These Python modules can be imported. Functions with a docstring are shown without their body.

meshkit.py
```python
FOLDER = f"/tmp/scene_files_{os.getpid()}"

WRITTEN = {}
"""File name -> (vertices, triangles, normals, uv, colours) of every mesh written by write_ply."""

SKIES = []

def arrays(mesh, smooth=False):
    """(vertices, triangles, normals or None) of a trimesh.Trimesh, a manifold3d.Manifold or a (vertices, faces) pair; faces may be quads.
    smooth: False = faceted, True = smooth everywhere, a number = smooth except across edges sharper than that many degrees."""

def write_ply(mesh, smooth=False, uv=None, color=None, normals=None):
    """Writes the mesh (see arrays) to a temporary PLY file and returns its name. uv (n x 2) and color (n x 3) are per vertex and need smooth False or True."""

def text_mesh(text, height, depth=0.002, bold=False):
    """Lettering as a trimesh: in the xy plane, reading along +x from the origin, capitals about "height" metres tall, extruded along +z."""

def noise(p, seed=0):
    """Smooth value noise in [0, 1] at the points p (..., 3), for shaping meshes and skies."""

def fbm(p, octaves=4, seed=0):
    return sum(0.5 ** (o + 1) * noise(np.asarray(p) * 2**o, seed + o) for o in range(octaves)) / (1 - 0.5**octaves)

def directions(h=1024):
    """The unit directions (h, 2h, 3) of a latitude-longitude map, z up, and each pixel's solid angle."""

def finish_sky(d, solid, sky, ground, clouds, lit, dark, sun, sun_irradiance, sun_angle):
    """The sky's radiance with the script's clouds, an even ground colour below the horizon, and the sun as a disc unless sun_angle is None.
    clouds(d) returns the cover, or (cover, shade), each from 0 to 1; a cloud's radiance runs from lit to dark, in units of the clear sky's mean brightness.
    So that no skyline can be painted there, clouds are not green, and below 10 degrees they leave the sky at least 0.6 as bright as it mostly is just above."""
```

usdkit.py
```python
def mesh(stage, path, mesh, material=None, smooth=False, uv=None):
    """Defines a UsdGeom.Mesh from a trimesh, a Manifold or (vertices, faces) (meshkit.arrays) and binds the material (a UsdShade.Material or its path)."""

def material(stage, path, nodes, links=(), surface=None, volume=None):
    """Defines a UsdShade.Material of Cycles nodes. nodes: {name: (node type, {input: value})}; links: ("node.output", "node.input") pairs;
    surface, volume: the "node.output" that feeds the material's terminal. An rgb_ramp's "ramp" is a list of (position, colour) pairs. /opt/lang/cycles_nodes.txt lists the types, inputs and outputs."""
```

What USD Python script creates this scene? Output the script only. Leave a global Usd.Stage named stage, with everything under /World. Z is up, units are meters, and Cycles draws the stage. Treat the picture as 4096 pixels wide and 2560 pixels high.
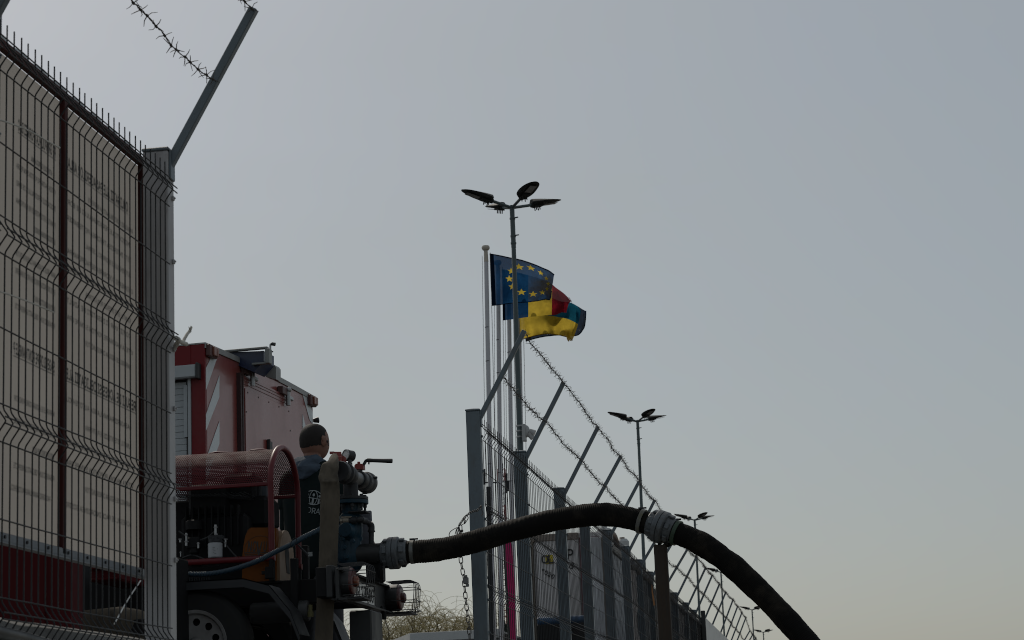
import math, random
import numpy as np, trimesh, manifold3d, usdkit, meshkit
from shapely.geometry import Polygon, Point, box as sbox, LineString
from shapely import affinity, union_all
from pxr import Usd, UsdGeom, UsdLux, UsdShade, Gf, Sdf, Vt

# ---------------------------------------------------------------- camera, sky, sun, exposure
stage = Usd.Stage.CreateInMemory()
UsdGeom.SetStageUpAxis(stage, UsdGeom.Tokens.z)
UsdGeom.SetStageMetersPerUnit(stage, 1.0)
UsdGeom.Xform.Define(stage, '/World')
UsdGeom.Scope.Define(stage, '/World/Looks')
rng = np.random.default_rng(7)
random.seed(7)

FPX = 8331.5726            # focal length in pixels of the 4096-wide photograph
YAW, PITCH, ROLL = 0.14710127, 0.21002146, -0.04168048
EXPOSURE = -0.60

def cam_axes():
    cy, sy, cp, sp = math.cos(YAW), math.sin(YAW), math.cos(PITCH), math.sin(PITCH)
    fwd = np.array([-sy*cp, cy*cp, sp]); r = np.array([cy, sy, 0.0]); u = np.cross(r, fwd)
    c, s = math.cos(ROLL), math.sin(ROLL)
    return c*r+s*u, -s*r+c*u, fwd
CR, CU, CF = cam_axes()
cam = UsdGeom.Camera.Define(stage, '/World/camera')
cam.CreateHorizontalApertureAttr(36.0); cam.CreateVerticalApertureAttr(22.5)
cam.CreateFocalLengthAttr(36.0*FPX/4096)
cam.CreateClippingRangeAttr(Gf.Vec2f(0.1, 5000))
cam.CreateFStopAttr(14.0); cam.CreateFocusDistanceAttr(13.5)
cam.CreateExposureAttr(EXPOSURE)
cam.AddTransformOp().Set(Gf.Matrix4d(*CR, 0, *CU, 0, *(-CF), 0, 0, 0, 0, 1))

SUN_AZ, SUN_EL = math.radians(-36), math.radians(46)     # azimuth from +y towards +x
SUN = np.array([math.sin(SUN_AZ)*math.cos(SUN_EL), math.cos(SUN_AZ)*math.cos(SUN_EL), math.sin(SUN_EL)])
sky = UsdLux.DomeLight.Define(stage, '/World/sky')
skym = usdkit.material(stage, '/World/Looks/sky', {
    'tc': ('texture_coordinate', {}),
    's': ('sky_texture', {'sky_type': 'single_scattering', 'sun_disc': False, 'sun_elevation': SUN_EL, 'sun_rotation': SUN_AZ,
                          'altitude': 60.0, 'air_density': 1.0, 'aerosol_density': 2.6, 'ozone_density': 1.0}),
    'nm': ('mapping', {'scale': (1.0, 1.0, 2.6)}),
    'n': ('noise_texture', {'scale': 2.1, 'detail': 5.0, 'roughness': 0.55}),
    'r': ('map_range', {'from_min': 0.3, 'from_max': 0.75, 'to_min': 0.44, 'to_max': 0.74, 'clamp': True}),
    'm': ('mix', {'mix_type': 'mix', 'color2': (5.5, 5.92, 5.8)}),
    'b': ('background_shader', {'strength': 0.1}),
}, [('tc.generated', 'nm.vector'), ('nm.vector', 'n.vector'), ('n.fac', 'r.value'), ('r.result', 'm.fac'), ('s.color', 'm.color1'),
    ('m.color', 'b.color')], surface='b.background')
UsdShade.MaterialBindingAPI.Apply(sky.GetPrim()).Bind(skym)
sky.GetPrim().SetCustomDataByKey('kind', 'structure')
sun = UsdLux.DistantLight.Define(stage, '/World/sun')
sun.CreateIntensityAttr(0.7); sun.CreateAngleAttr(0.53); sun.CreateNormalizeAttr(True)
sun.CreateColorAttr(Gf.Vec3f(1.0, 0.93, 0.82))
def look_rot(d):           # local +z points along d (the light shines along -z)
    z = d/np.linalg.norm(d); x = np.cross([0, 0, 1.0], z); x /= np.linalg.norm(x); y = np.cross(z, x)
    return x, y, z
_x, _y, _z = look_rot(SUN)
sun.AddTransformOp().Set(Gf.Matrix4d(*_x, 0, *_y, 0, *_z, 0, 0, 0, 0, 1))

# ---------------------------------------------------------------- helpers
V = lambda *a: np.array(a, float)
KD = 4096/2419.0           # survey units (a 2419-wide view of the photograph) to photograph pixels
def W(dx, dy, y=None, x=None, z=None):
    """The world point seen at (dx, dy) on the plane y = ..., x = ... or z = ..."""
    d = (dx*KD-2048)/FPX*CR-(dy*KD-1280)/FPX*CU+CF
    k, t = (1, y) if y is not None else (0, x) if x is not None else (2, z)
    return d*(t/d[k])
def D(p):
    p = np.asarray(p, float); q = V(p@CR, p@CU, p@CF)
    return V((2048+FPX*q[0]/q[2])/KD, (1280-FPX*q[1]/q[2])/KD)

MATS = {}
def mat(name, col, rough=0.5, metal=0.0, var=0.25, scale=6.0, bump=0.0, bscale=60.0, coat=0.0, stretch=(1, 1, 1), spec=0.5,
        dirt=None, dirt_amt=0.5, dirt_scale=3.0, sheen=0.0, rvar=0.12):
    """Principled paint, metal or cloth with mottled colour and roughness; dirt: a second colour in patches."""
    if name in MATS: return MATS[name]
    c = V(*col)
    nodes = {'g': ('geometry', {}), 'mp': ('mapping', {'scale': tuple(stretch)}),
             'n': ('noise_texture', {'scale': scale, 'detail': 6.0, 'roughness': 0.62}),
             'rr': ('rgb_ramp', {'ramp': [(0.25, tuple(c*(1-var))), (0.5, tuple(c)), (0.78, tuple(np.minimum(c*(1+var), 0.95)))]}),
             'rg': ('map_range', {'from_min': 0.25, 'from_max': 0.75, 'to_min': max(rough-rvar, 0.03), 'to_max': min(rough+rvar, 1.0), 'clamp': True}),
             'p': ('principled_bsdf', {'metallic': metal, 'coat_weight': coat, 'coat_roughness': 0.12, 'specular_ior_level': spec, 'sheen_weight': sheen})}
    links = [('g.position', 'mp.vector'), ('mp.vector', 'n.vector'), ('n.fac', 'rr.fac'), ('n.fac', 'rg.value'), ('rg.result', 'p.roughness')]
    out = 'rr.color'
    if dirt is not None:
        nodes['dn'] = ('noise_texture', {'scale': dirt_scale, 'detail': 8.0, 'roughness': 0.7})
        nodes['dr'] = ('map_range', {'from_min': 0.5, 'from_max': 0.68, 'to_min': 0.0, 'to_max': dirt_amt, 'clamp': True})
        nodes['dm'] = ('mix', {'mix_type': 'mix', 'color2': tuple(dirt)})
        links += [('mp.vector', 'dn.vector'), ('dn.fac', 'dr.value'), ('dr.result', 'dm.fac'), (out, 'dm.color1')]
        out = 'dm.color'
    links.append((out, 'p.base_color'))
    if bump:
        nodes['bn'] = ('noise_texture', {'scale': bscale, 'detail': 4.0, 'roughness': 0.6})
        nodes['b'] = ('bump', {'strength': 0.6, 'distance': bump})
        links += [('mp.vector', 'bn.vector'), ('bn.fac', 'b.height'), ('b.normal', 'p.normal')]
    MATS[name] = usdkit.material(stage, f'/World/Looks/{name}', nodes, links, surface='p.BSDF')
    return MATS[name]
def cloth_mat(name, col, trans=0.5, clear=0.0, var=0.12, scale=14.0, tcol=None, weave=0.0):
    """Thin cloth or foil: diffuse mixed with translucent, and a share of open weave."""
    if name in MATS: return MATS[name]
    c = V(*col); t = c if tcol is None else V(*tcol)
    nodes = {'g': ('geometry', {}), 'n': ('noise_texture', {'scale': scale, 'detail': 5.0}),
             'r': ('rgb_ramp', {'ramp': [(0.3, tuple(c*(1-var))), (0.7, tuple(np.minimum(c*(1+var), .95)))]}),
             'r2': ('rgb_ramp', {'ramp': [(0.3, tuple(t*(1-var))), (0.7, tuple(np.minimum(t*(1+var), .95)))]}),
             'd': ('diffuse_bsdf', {}), 't': ('translucent_bsdf', {}), 'm': ('mix_closure', {'fac': trans}),
             'x': ('transparent_bsdf', {}), 'm2': ('mix_closure', {'fac': clear})}
    links = [('g.position', 'n.vector'), ('n.fac', 'r.fac'), ('n.fac', 'r2.fac'), ('r.color', 'd.color'), ('r2.color', 't.color'),
             ('d.BSDF', 'm.closure1'), ('t.BSDF', 'm.closure2'), ('m.closure', 'm2.closure1'), ('x.BSDF', 'm2.closure2')]
    MATS[name] = usdkit.material(stage, f'/World/Looks/{name}', nodes, links, surface='m2.closure')
    return MATS[name]

# --- mesh pieces: (vertices, triangles)
def cat(*ms):
    ms = [m for m in ms if m is not None]
    vs, fs, n = [], [], 0
    for m in ms:
        v, f, _ = meshkit.arrays(m)
        vs.append(v); fs.append(f+n); n += len(v)
    return np.vstack(vs), np.vstack(fs)
def bx(c, s, axes=None, bev=0.0):
    """Box at c of size s; bev rounds its edges with a chamfer; axes: rows are the box's own x, y, z."""
    s = V(*s)/2
    if bev > 0:
        b = min(bev, min(s)*0.6)
        pts = [V(i, j, k)*s-V(i, j, k)*V(*[0 if a == q else b for a in range(3)]) for i in (-1, 1) for j in (-1, 1) for k in (-1, 1) for q in range(3)]
        h = trimesh.convex.convex_hull(np.array(pts)); v, f = np.array(h.vertices), np.array(h.faces)
    else:
        t = trimesh.creation.box(2*s); v, f = np.array(t.vertices), np.array(t.faces)
    if axes is not None: v = v@np.array(axes)
    return v+V(*c), f
def hexa(p):
    """A solid from 8 corners: bottom ring of four, then top ring of four (same order)."""
    h = trimesh.convex.convex_hull(np.array(p, float)); return np.array(h.vertices), np.array(h.faces)
def beam(a, b, w, h, up=(0, 0, 1), bev=0.0):
    a, b = V(*a), V(*b); d = b-a; L = np.linalg.norm(d); d /= L
    u = V(*up); s = np.cross(d, u); s /= np.linalg.norm(s); u = np.cross(s, d)
    return bx((a+b)/2, (L, w, h), [d, s, u], bev)
def smooth_path(p, n):
    """Catmull-Rom through p, n points."""
    p = np.asarray(p, float); q = np.vstack([2*p[0]-p[1], p, 2*p[-1]-p[-2]])
    t = np.linspace(0, len(p)-1, n); i = np.minimum(t.astype(int), len(p)-2); u = (t-i)[:, None]
    a, b, c, d = q[i], q[i+1], q[i+2], q[i+3]
    return 0.5*((2*b)+(-a+c)*u+(2*a-5*b+4*c-d)*u*u+(-a+3*b-3*c+d)*u**3)
def frames(p):
    p = np.asarray(p, float); t = np.gradient(p, axis=0); t = t/np.maximum(np.linalg.norm(t, axis=1, keepdims=True), 1e-12)
    n = np.cross(t[0], V(0, 0, 1.0)); 
    if np.linalg.norm(n) < 1e-3: n = np.cross(t[0], V(1.0, 0, 0))
    n /= np.linalg.norm(n); N = [n]
    for k in range(1, len(p)):
        n = N[-1]-t[k]*(N[-1]@t[k]); l = np.linalg.norm(n); N.append(n/l if l > 1e-9 else N[-1])
    N = np.array(N); return t, N, np.cross(t, N)
def tube(p, r, n=8, cap=True, ph=0.0):
    """Round bar along the points p; r: a radius or one per point."""
    p = np.asarray(p, float); t, N, B = frames(p); r = np.broadcast_to(np.asarray(r, float), (len(p),))
    a = np.arange(n)/n*2*math.pi+ph
    ring = np.cos(a)[None, :, None]*N[:, None]+np.sin(a)[None, :, None]*B[:, None]
    v = (p[:, None]+ring*r[:, None, None]).reshape(-1, 3)
    i = np.arange(len(p)-1)[:, None]*n; j = np.arange(n)[None]; k = (j+1) % n
    f = np.concatenate([np.stack([i+j, i+n+j, i+n+k], -1).reshape(-1, 3), np.stack([i+j, i+n+k, i+k], -1).reshape(-1, 3)])
    f = f[:, ::-1]
    if cap:
        m = len(v); v = np.vstack([v, p[0], p[-1]]); j = np.arange(n); k = (j+1) % n; e = (len(p)-1)*n
        f = np.vstack([f, np.stack([np.full(n, m), k, j], -1)[:, ::-1], np.stack([np.full(n, m+1), e+j, e+k], -1)[:, ::-1]])
    return v, f
def cyl(a, b, r, n=20, r2=None): return tube([a, b], [r, r if r2 is None else r2], n)
def lathe(prof, o, d, n=28, cap=True):
    """Solid of revolution: prof = [(distance along d, radius)], from o along d. Closed at radius 0 or capped flat."""
    o, d = V(*o), V(*d)/np.linalg.norm(d)
    u = np.cross(d, V(0, 0, 1.0)); 
    if np.linalg.norm(u) < 1e-3: u = V(1.0, 0, 0)
    u /= np.linalg.norm(u); w = np.cross(d, u); a = np.arange(n)/n*2*math.pi
    vs = np.array([o+d*t+(np.cos(x)*u+np.sin(x)*w)*max(r, 1e-5) for t, r in prof for x in a]); m = len(prof)
    i = np.arange(m-1)[:, None]*n; j = np.arange(n)[None]; k = (j+1) % n
    f = np.concatenate([np.stack([i+j, i+k, i+n+k], -1).reshape(-1, 3), np.stack([i+j, i+n+k, i+n+j], -1).reshape(-1, 3)])
    if not cap: return vs, f
    c = len(vs); vs = np.vstack([vs, o+d*prof[0][0], o+d*prof[-1][0]]); j = np.arange(n); k = (j+1) % n
    f = np.vstack([f, np.stack([np.full(n, c), k, j], -1), np.stack([np.full(n, c+1), (m-1)*n+j, (m-1)*n+k], -1)])
    return vs, f
def prism(poly, depth, o, ex, ey):
    """A shapely polygon (in metres) extruded by depth along ex x ey from the plane (o; ex, ey)."""
    gs = getattr(poly, 'geoms', [poly]); ez = np.cross(ex, ey); out = []
    for g in gs:
        t = trimesh.creation.extrude_polygon(g, depth, engine='earcut'); v = np.array(t.vertices)
        out.append((V(*o)+v[:, :1]*V(*ex)+v[:, 1:2]*V(*ey)+v[:, 2:]*ez, np.array(t.faces)))
    return cat(*out)
def sheet(P):
    """A grid of points (rows, columns, 3) as one surface."""
    P = np.asarray(P, float); a, b = P.shape[:2]; i = np.arange(a-1)[:, None]*b+np.arange(b-1)[None]
    f = np.concatenate([np.stack([i, i+1, i+b+1], -1).reshape(-1, 3), np.stack([i, i+b+1, i+b], -1).reshape(-1, 3)])
    return P.reshape(-1, 3), f
def solid_sheet(P, th, nrm):
    """A grid with thickness th along nrm."""
    P = np.asarray(P, float); a, b = P.shape[:2]; v, f = sheet(P); n = len(v); o = V(*nrm)*th
    e = [(i, i+1) for i in range(b-1)]+[(i*b+b-1, (i+1)*b+b-1) for i in range(a-1)]+[((a-1)*b+i+1, (a-1)*b+i) for i in range(b-1)]+[((i+1)*b, i*b) for i in range(a-1)]
    q = [(x, x+n, y) for x, y in e]+[(y, x+n, y+n) for x, y in e]
    return np.vstack([v, v+o]), np.vstack([f, f[:, ::-1]+n, np.array(q)])
def ell(c, r, sub=3, axes=None):
    s = trimesh.creation.icosphere(sub); v = np.array(s.vertices)*V(*np.broadcast_to(r, 3))
    if axes is not None: v = v@np.array(axes)
    return v+V(*c), np.array(s.faces)
def hull(*parts):
    v = np.vstack([meshkit.arrays(p)[0] if isinstance(p, tuple) else np.asarray(p) for p in parts])
    h = trimesh.convex.convex_hull(v); return np.array(h.vertices), np.array(h.faces)
def chain_solid(bones, seg=20, refine=0.02, it=8):
    """bones: [((point, radius), (point, radius), ...)]; union of sphere hulls, refined and smoothed."""
    M3 = manifold3d.Manifold; sph = lambda p, r: M3.sphere(r, seg).translate(tuple(p))
    parts = []
    for bone in bones:
        parts.append(M3.batch_hull([sph(p, r) for p, r in bone]))
    m = M3.batch_boolean(parts, manifold3d.OpType.Add).refine_to_length(refine).to_mesh()
    t = trimesh.Trimesh(m.vert_properties[:, :3], m.tri_verts, process=True)
    trimesh.smoothing.filter_taubin(t, lamb=0.5, nu=0.52, iterations=it)
    return np.array(t.vertices), np.array(t.faces)
def moved(m, o=(0, 0, 0), axes=None, s=1.0):
    v, f, _ = meshkit.arrays(m); v = v*s
    if axes is not None: v = v@np.array(axes)
    return v+V(*o), f

# --- scene tree
COUNT = {}
def numbered(parent, name):
    k = (parent, name); COUNT[k] = COUNT.get(k, 0)+1
    return f'{parent}/{name}' if COUNT[k] == 1 else f'{parent}/{name}_{COUNT[k]-1:03d}'
LOC, TURN = {}, {}
def tag(prim, label=None, category=None, group=None, kind=None):
    for k, val in (('label', label), ('category', category), ('group', group), ('kind', kind)):
        if val: prim.SetCustomDataByKey(k, val)
def thing(name, label, category, loc, group=None):
    path = numbered('/World', name); x = UsdGeom.Xform.Define(stage, path); x.AddTranslateOp().Set(Gf.Vec3d(*map(float, loc)))
    tag(x.GetPrim(), label, category, group); LOC[path] = V(*loc); return path
def part(parent, name, mesh, m, smooth=35, label=None, kind=None):
    """One Mesh prim (world-space mesh) under a thing or a part; a list makes one prim for each mesh in it."""
    if isinstance(mesh, list):
        return [part(parent, name, q, m, smooth, label, kind) for q in mesh][-1]
    path = numbered(parent, name); v, f, _ = meshkit.arrays(mesh)
    root = '/'.join(path.split('/')[:3]); LOC[path] = LOC[root]
    if root in TURN: v = TURN[root](v)
    usdkit.mesh(stage, path, (v-LOC[root], f), m, smooth=smooth); tag(stage.GetPrimAtPath(path), label, None, None, kind); return path
def single(name, mesh, m, label, category, loc=(0, 0, 0), group=None, smooth=35, kind=None):
    path = numbered('/World', name); v, f, _ = meshkit.arrays(mesh)
    p = usdkit.mesh(stage, path, (v-V(*loc), f), m, smooth=smooth)
    p.AddTranslateOp().Set(Gf.Vec3d(*map(float, loc))); tag(p.GetPrim(), label, category, group, kind); LOC[path] = V(*loc); return path
def struct(name, mesh, m, smooth=False): return single(name, mesh, m, None, None, kind='structure', smooth=smooth)
def copy_of(src, loc, label, rotz=0.0, scale=None, group=None, category=None):
    name = src.split('/')[2].rstrip('0123456789').rstrip('_'); path = numbered('/World', name)
    x = UsdGeom.Xform.Define(stage, path); p = x.GetPrim(); p.GetReferences().AddInternalReference(src); p.SetInstanceable(True)
    x.ClearXformOpOrder(); x.AddTranslateOp(opSuffix='at').Set(Gf.Vec3d(*map(float, loc)))
    if rotz: x.AddRotateZOp(opSuffix='turn').Set(math.degrees(rotz))
    if scale is not None: x.AddScaleOp(opSuffix='size').Set(Gf.Vec3f(*map(float, scale)))
    was = stage.GetPrimAtPath(src).GetCustomData(); tag(p, label, category or was.get('category'), group or was.get('group')); return path

# ---------------------------------------------------------------- materials
GALV   = mat('grey_post_paint', (0.07, 0.09, 0.105), 0.42, var=0.14, scale=3, stretch=(1, 1, .35), bump=.0006, bscale=120, dirt=(0.05, 0.045, 0.04), dirt_amt=.5, dirt_scale=14)
GALV2  = mat('bounce_lit_post', (0.255, 0.25, 0.255), 0.5, var=.16, scale=3, stretch=(1, 1, .3), bump=.0006, bscale=120, dirt=(0.11, 0.095, 0.09), dirt_amt=.5, dirt_scale=9)  # corner post grey made lighter: reflected light on it is put into the colour
WIRE   = mat('weathered_wire', (0.014, 0.015, 0.0165), 0.55, var=.35, scale=22, spec=.22)
BARB   = mat('rusty_barbed_wire', (0.04, 0.034, 0.03), 0.7, var=.5, scale=40)
FRAME  = mat('oxblood_frame_paint', (0.036, 0.008, 0.007), 0.7, spec=.15, var=.3, scale=9)
CONC   = mat('rough_concrete', (0.10, 0.10, 0.098), 0.9, var=.28, scale=5, bump=.004, bscale=45, dirt=(.06, .055, .05), dirt_amt=.7)
BLACK  = mat('black_metal', (0.006, 0.0065, 0.007), 0.5, var=.4, scale=10)
SOOT   = mat('oily_black', (0.0035, 0.0035, 0.004), 0.65, var=.4, scale=14, spec=.2)
RUBBER = mat('black_rubber', (0.0045, 0.0041, 0.0038), 0.78, var=.35, scale=11, bump=.0008, bscale=160, spec=.08, dirt=(.034, .028, .021), dirt_amt=.5, dirt_scale=5)
RUBBER2= mat('plain_rubber', (0.012, 0.012, 0.012), 0.8, var=.3, scale=30, spec=.25)
ALU    = mat('cast_aluminium', (0.07, 0.077, 0.084), 0.45, metal=.5, var=.3, scale=14, bump=.001, bscale=90, dirt=(.035, .03, .026), dirt_amt=.8, dirt_scale=11)
STEEL  = mat('bright_steel', (0.26, 0.26, 0.26), 0.35, metal=.8, var=.2, scale=20)
TRED   = mat('fire_truck_red', (0.11, 0.0035, 0.006), 0.45, var=.1, scale=3, coat=.05, spec=.2, bump=.0009, bscale=70, dirt=(.09, .03, .03), dirt_amt=.35)
TREDM  = mat('truck_rear_red', (0.12, 0.026, 0.022), 0.36, var=.14, scale=3, coat=.42, spec=.5, bump=.0007, bscale=55, stretch=(1, 1, .5), dirt=(.11, .052, .046), dirt_amt=.45)
TWHITE = mat('reflective_white', (0.42, 0.44, 0.45), 0.36, var=.08, scale=9, bump=.0006, bscale=80)
SLATM  = mat('aluminium_slat', (0.27, 0.285, 0.295), 0.45, metal=.25, var=.08, scale=3, stretch=(1, 1, 8))
CRED   = mat('canopy_red', (0.060, 0.009, 0.011), 0.7, var=.25, scale=9, spec=.15, dirt=(.03, .014, .013), dirt_amt=.5)
ARCHRED= mat('tube_red', (0.07, 0.0045, 0.007), 0.45, spec=.3, var=.2, scale=8)
AMBER  = mat('amber_lens', (0.10, 0.02, 0.004), 0.35, var=.2, scale=60, coat=.3)
REDLENS= mat('red_lens', (0.03, 0.002, 0.002), 0.35, var=.2, scale=60, coat=.2)
NAVY   = mat('navy_panel', (0.007, 0.013, 0.04), 0.4, var=.2, scale=4)
ORANGE = mat('orange_guard', (0.12, 0.036, 0.004), 0.65, spec=.15, var=.18, scale=6, dirt=(.05, .018, .006), dirt_amt=.6)
PUMPB  = mat('pump_blue', (0.005, 0.022, 0.036), 0.45, spec=.22, var=.4, scale=7, dirt=(.02, .02, .02), dirt_amt=.5)
BLUEH  = mat('blue_ribbed_hose', (0.007, 0.023, 0.038), 0.45, var=.2, scale=18)
CANVAS = mat('canvas_hose', (0.072, 0.06, 0.045), 0.92, spec=.2, var=.35, scale=9, bump=.0012, bscale=260, stretch=(1, 1, .4), dirt=(.02, .0175, .0145), dirt_amt=.8, dirt_scale=6)
CAST   = mat('dull_cast_iron', (0.022, 0.023, 0.025), 0.5, spec=.3, metal=.35, var=.35, scale=12)
OFFWH  = mat('filter_white', (0.27, 0.28, 0.29), 0.45, var=.08, scale=12)
INK    = mat('print_black', (0.008, 0.008, 0.008), 0.6, var=.1)
WOOD   = mat('weathered_wood', (0.02, 0.0125, 0.0075), 0.9, var=.5, scale=16, stretch=(6, 6, .5), bump=.003, bscale=30)
CHAINM = mat('chain_steel', (0.05, 0.046, 0.044), 0.5, metal=.5, var=.4, scale=60)
ROPE   = mat('frayed_rope', (0.36, 0.35, 0.32), 0.9, var=.2, scale=60, bump=.001, bscale=300)
LAMPG  = mat('lamp_post_green', (0.035, 0.052, 0.055), 0.4, var=.2, scale=5)
LAMPB  = mat('lamp_housing', (0.013, 0.0145, 0.0145), 0.6, spec=.2, var=.2, scale=8)
LEDP   = mat('led_glass', (0.06, 0.06, 0.058), 0.35, var=.2, scale=20)
POLEG  = mat('flagpole_grey', (0.36, 0.36, 0.38), 0.45, var=.08, scale=4)
WHITEP = mat('white_plastic', (0.28, 0.285, 0.285), 0.45, var=.08, scale=6)
EARTH  = mat('packed_earth', (0.13, 0.115, 0.09), 0.95, var=.35, scale=2.5, bump=.01, bscale=20)
ASPH   = mat('yard_asphalt', (0.06, 0.06, 0.06), 0.9, var=.25, scale=4, bump=.004, bscale=90)
# ---------------------------------------------------------------- ground
GZ, LZ = 0.40, -1.5        # yard level behind the fence, road level in front (the camera is at height 0)
def quad(x0, x1, y0, y1, z0, z1=None):
    z1 = z0 if z1 is None else z1
    return V((x0, y0, z0), (x1, y0, z1), (x1, y1, z1), (x0, y1, z0)), np.array([[0, 1, 2], [0, 2, 3]])
struct('ground', quad(-0.2, 1500, -600, 2500, LZ), EARTH)
struct('embankment', quad(-1.95, -0.2, -600, 2500, GZ-.22, LZ), EARTH)
struct('yard', quad(-1500, -2.32, -600, 2500, GZ), ASPH)

# ---------------------------------------------------------------- welded mesh fence
XF = -2.1033               # plane of the mesh
SL, DPH = 0.0115, 0.0069
def xr(y): return XF-DPH*(y-12.3)
FOLDS = (-.05, -.55, -1.05, -1.55)
BULGE = .027
def wire_pts(x, y, top, low=-1.72):
    p = [(x, y, top+.045)]
    for a in FOLDS:
        for dz, dx in ((.046, 0), (.036, .003), (.006, BULGE-.003), (0, BULGE), (-.006, BULGE-.003), (-.036, .003), (-.046, 0)):
            if a+dz < .04: p.append((x+dx, y, top+a+dz))
    p.append((x, y, top+low)); p = np.array(p)
    if a == FOLDS[-1]: p[0][2] = top+.045
    return p
def mesh_panel(fence, y0, y1, z0, z1, step=.05, first=None, each=True, fx=lambda y: XF, n=6, r=.0025, wires=WIRE, missing=()):
    """One panel from y0 to y1; z0, z1: height of the upper wire at its ends."""
    zt = lambda y: z0+(z1-z0)*(y-y0)/(y1-y0)
    ys = np.arange(first if first is not None else y0+.03, y1-.01, step)
    vw = [tube(wire_pts(fx(y)+rng.normal(0, .0008), y+rng.normal(0, .0008), zt(y)), r, n) for k, y in enumerate(ys)]
    hw = []
    for dz, dx in ((0, .0048), (-.1, .0048), (-.3, .0048), (-.5, .0048), (-.6, .0048), (-.8, .0048), (-1.0, .0048), (-1.1, .0048), (-1.3, .0048), (-1.5, .0048), (-1.6, .0048)):
        hw.append([(fx(y)+dx, y, zt(y)+dz+rng.normal(0, .0008)) for y in np.linspace(y0, y1, 7)])
    for a in FOLDS:
        for dd in (.0085, -.0085): hw.append([(fx(y)+BULGE+.0048, y, zt(y)+a+dd) for y in np.linspace(y0, y1, 7)])
    hw = [tube(h, r, n) for h in hw]
    if each:
        pp = part(fence, 'mesh_panel', hw[0], wires)
        for m in hw[1:]: part(pp, 'horizontal_wire', m, wires)
        for m in vw: part(pp, 'vertical_wire', m, wires)
    else:
        part(fence, 'mesh_panel', cat(*hw, *vw), wires)
PW, PD = .088, .066
def fence_post(fence, xc, yn, ztop, tip=None, foot=0.0, arm=True, cap=True, m=None):
    """Square steel post whose near face is at yn and whose outer face is at xc, with cap, raking arm and clips."""
    m = m or GALV; zb = foot; cx, cy = xc-PW/2, yn+PD/2
    p = part(fence, 'fence_post', bx((cx, cy, (zb+ztop-.012)/2), (PW, PD, ztop-.012-zb), bev=.004), m)
    if cap: part(p, 'post_cap', cat(bx((cx, cy, ztop-.006), (PW+.006, PD+.006, .012), bev=.003), hull([V(cx+i*PW*.5, cy+j*PD*.5, ztop) for i in (-1, 1) for j in (-1, 1)], [V(cx, cy, ztop+.009)])), GALV)
    if arm and tip is not None:
        a = V(xc-.004, cy, ztop-.055); b = V(tip[0], cy, tip[2]); d = (b-a)/np.linalg.norm(b-a)
        up = np.cross(V(0, 1, 0), d)
        part(p, 'raking_arm', cat(beam(a-d*.03, b, .03, .03, up, bev=.003), bx((xc+.004, cy, ztop-.06), (.008, PD*.7, .1), bev=.002)), GALV)
    cl, bo = [], []
    for dz in (-.14, -.36, -.66, -.86, -1.16, -1.36):
        cl.append(cat(bx((xc+.004, cy+PD*.2, ztop+dz-.03), (.008, .014, .016), bev=.002), cyl((xc+.006, cy+PD*.2, ztop+dz-.03), (xc+.012, cy+PD*.2, ztop+dz-.03), .003, 6)))
    part(p, 'clip', cl, m)
    return p
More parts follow.
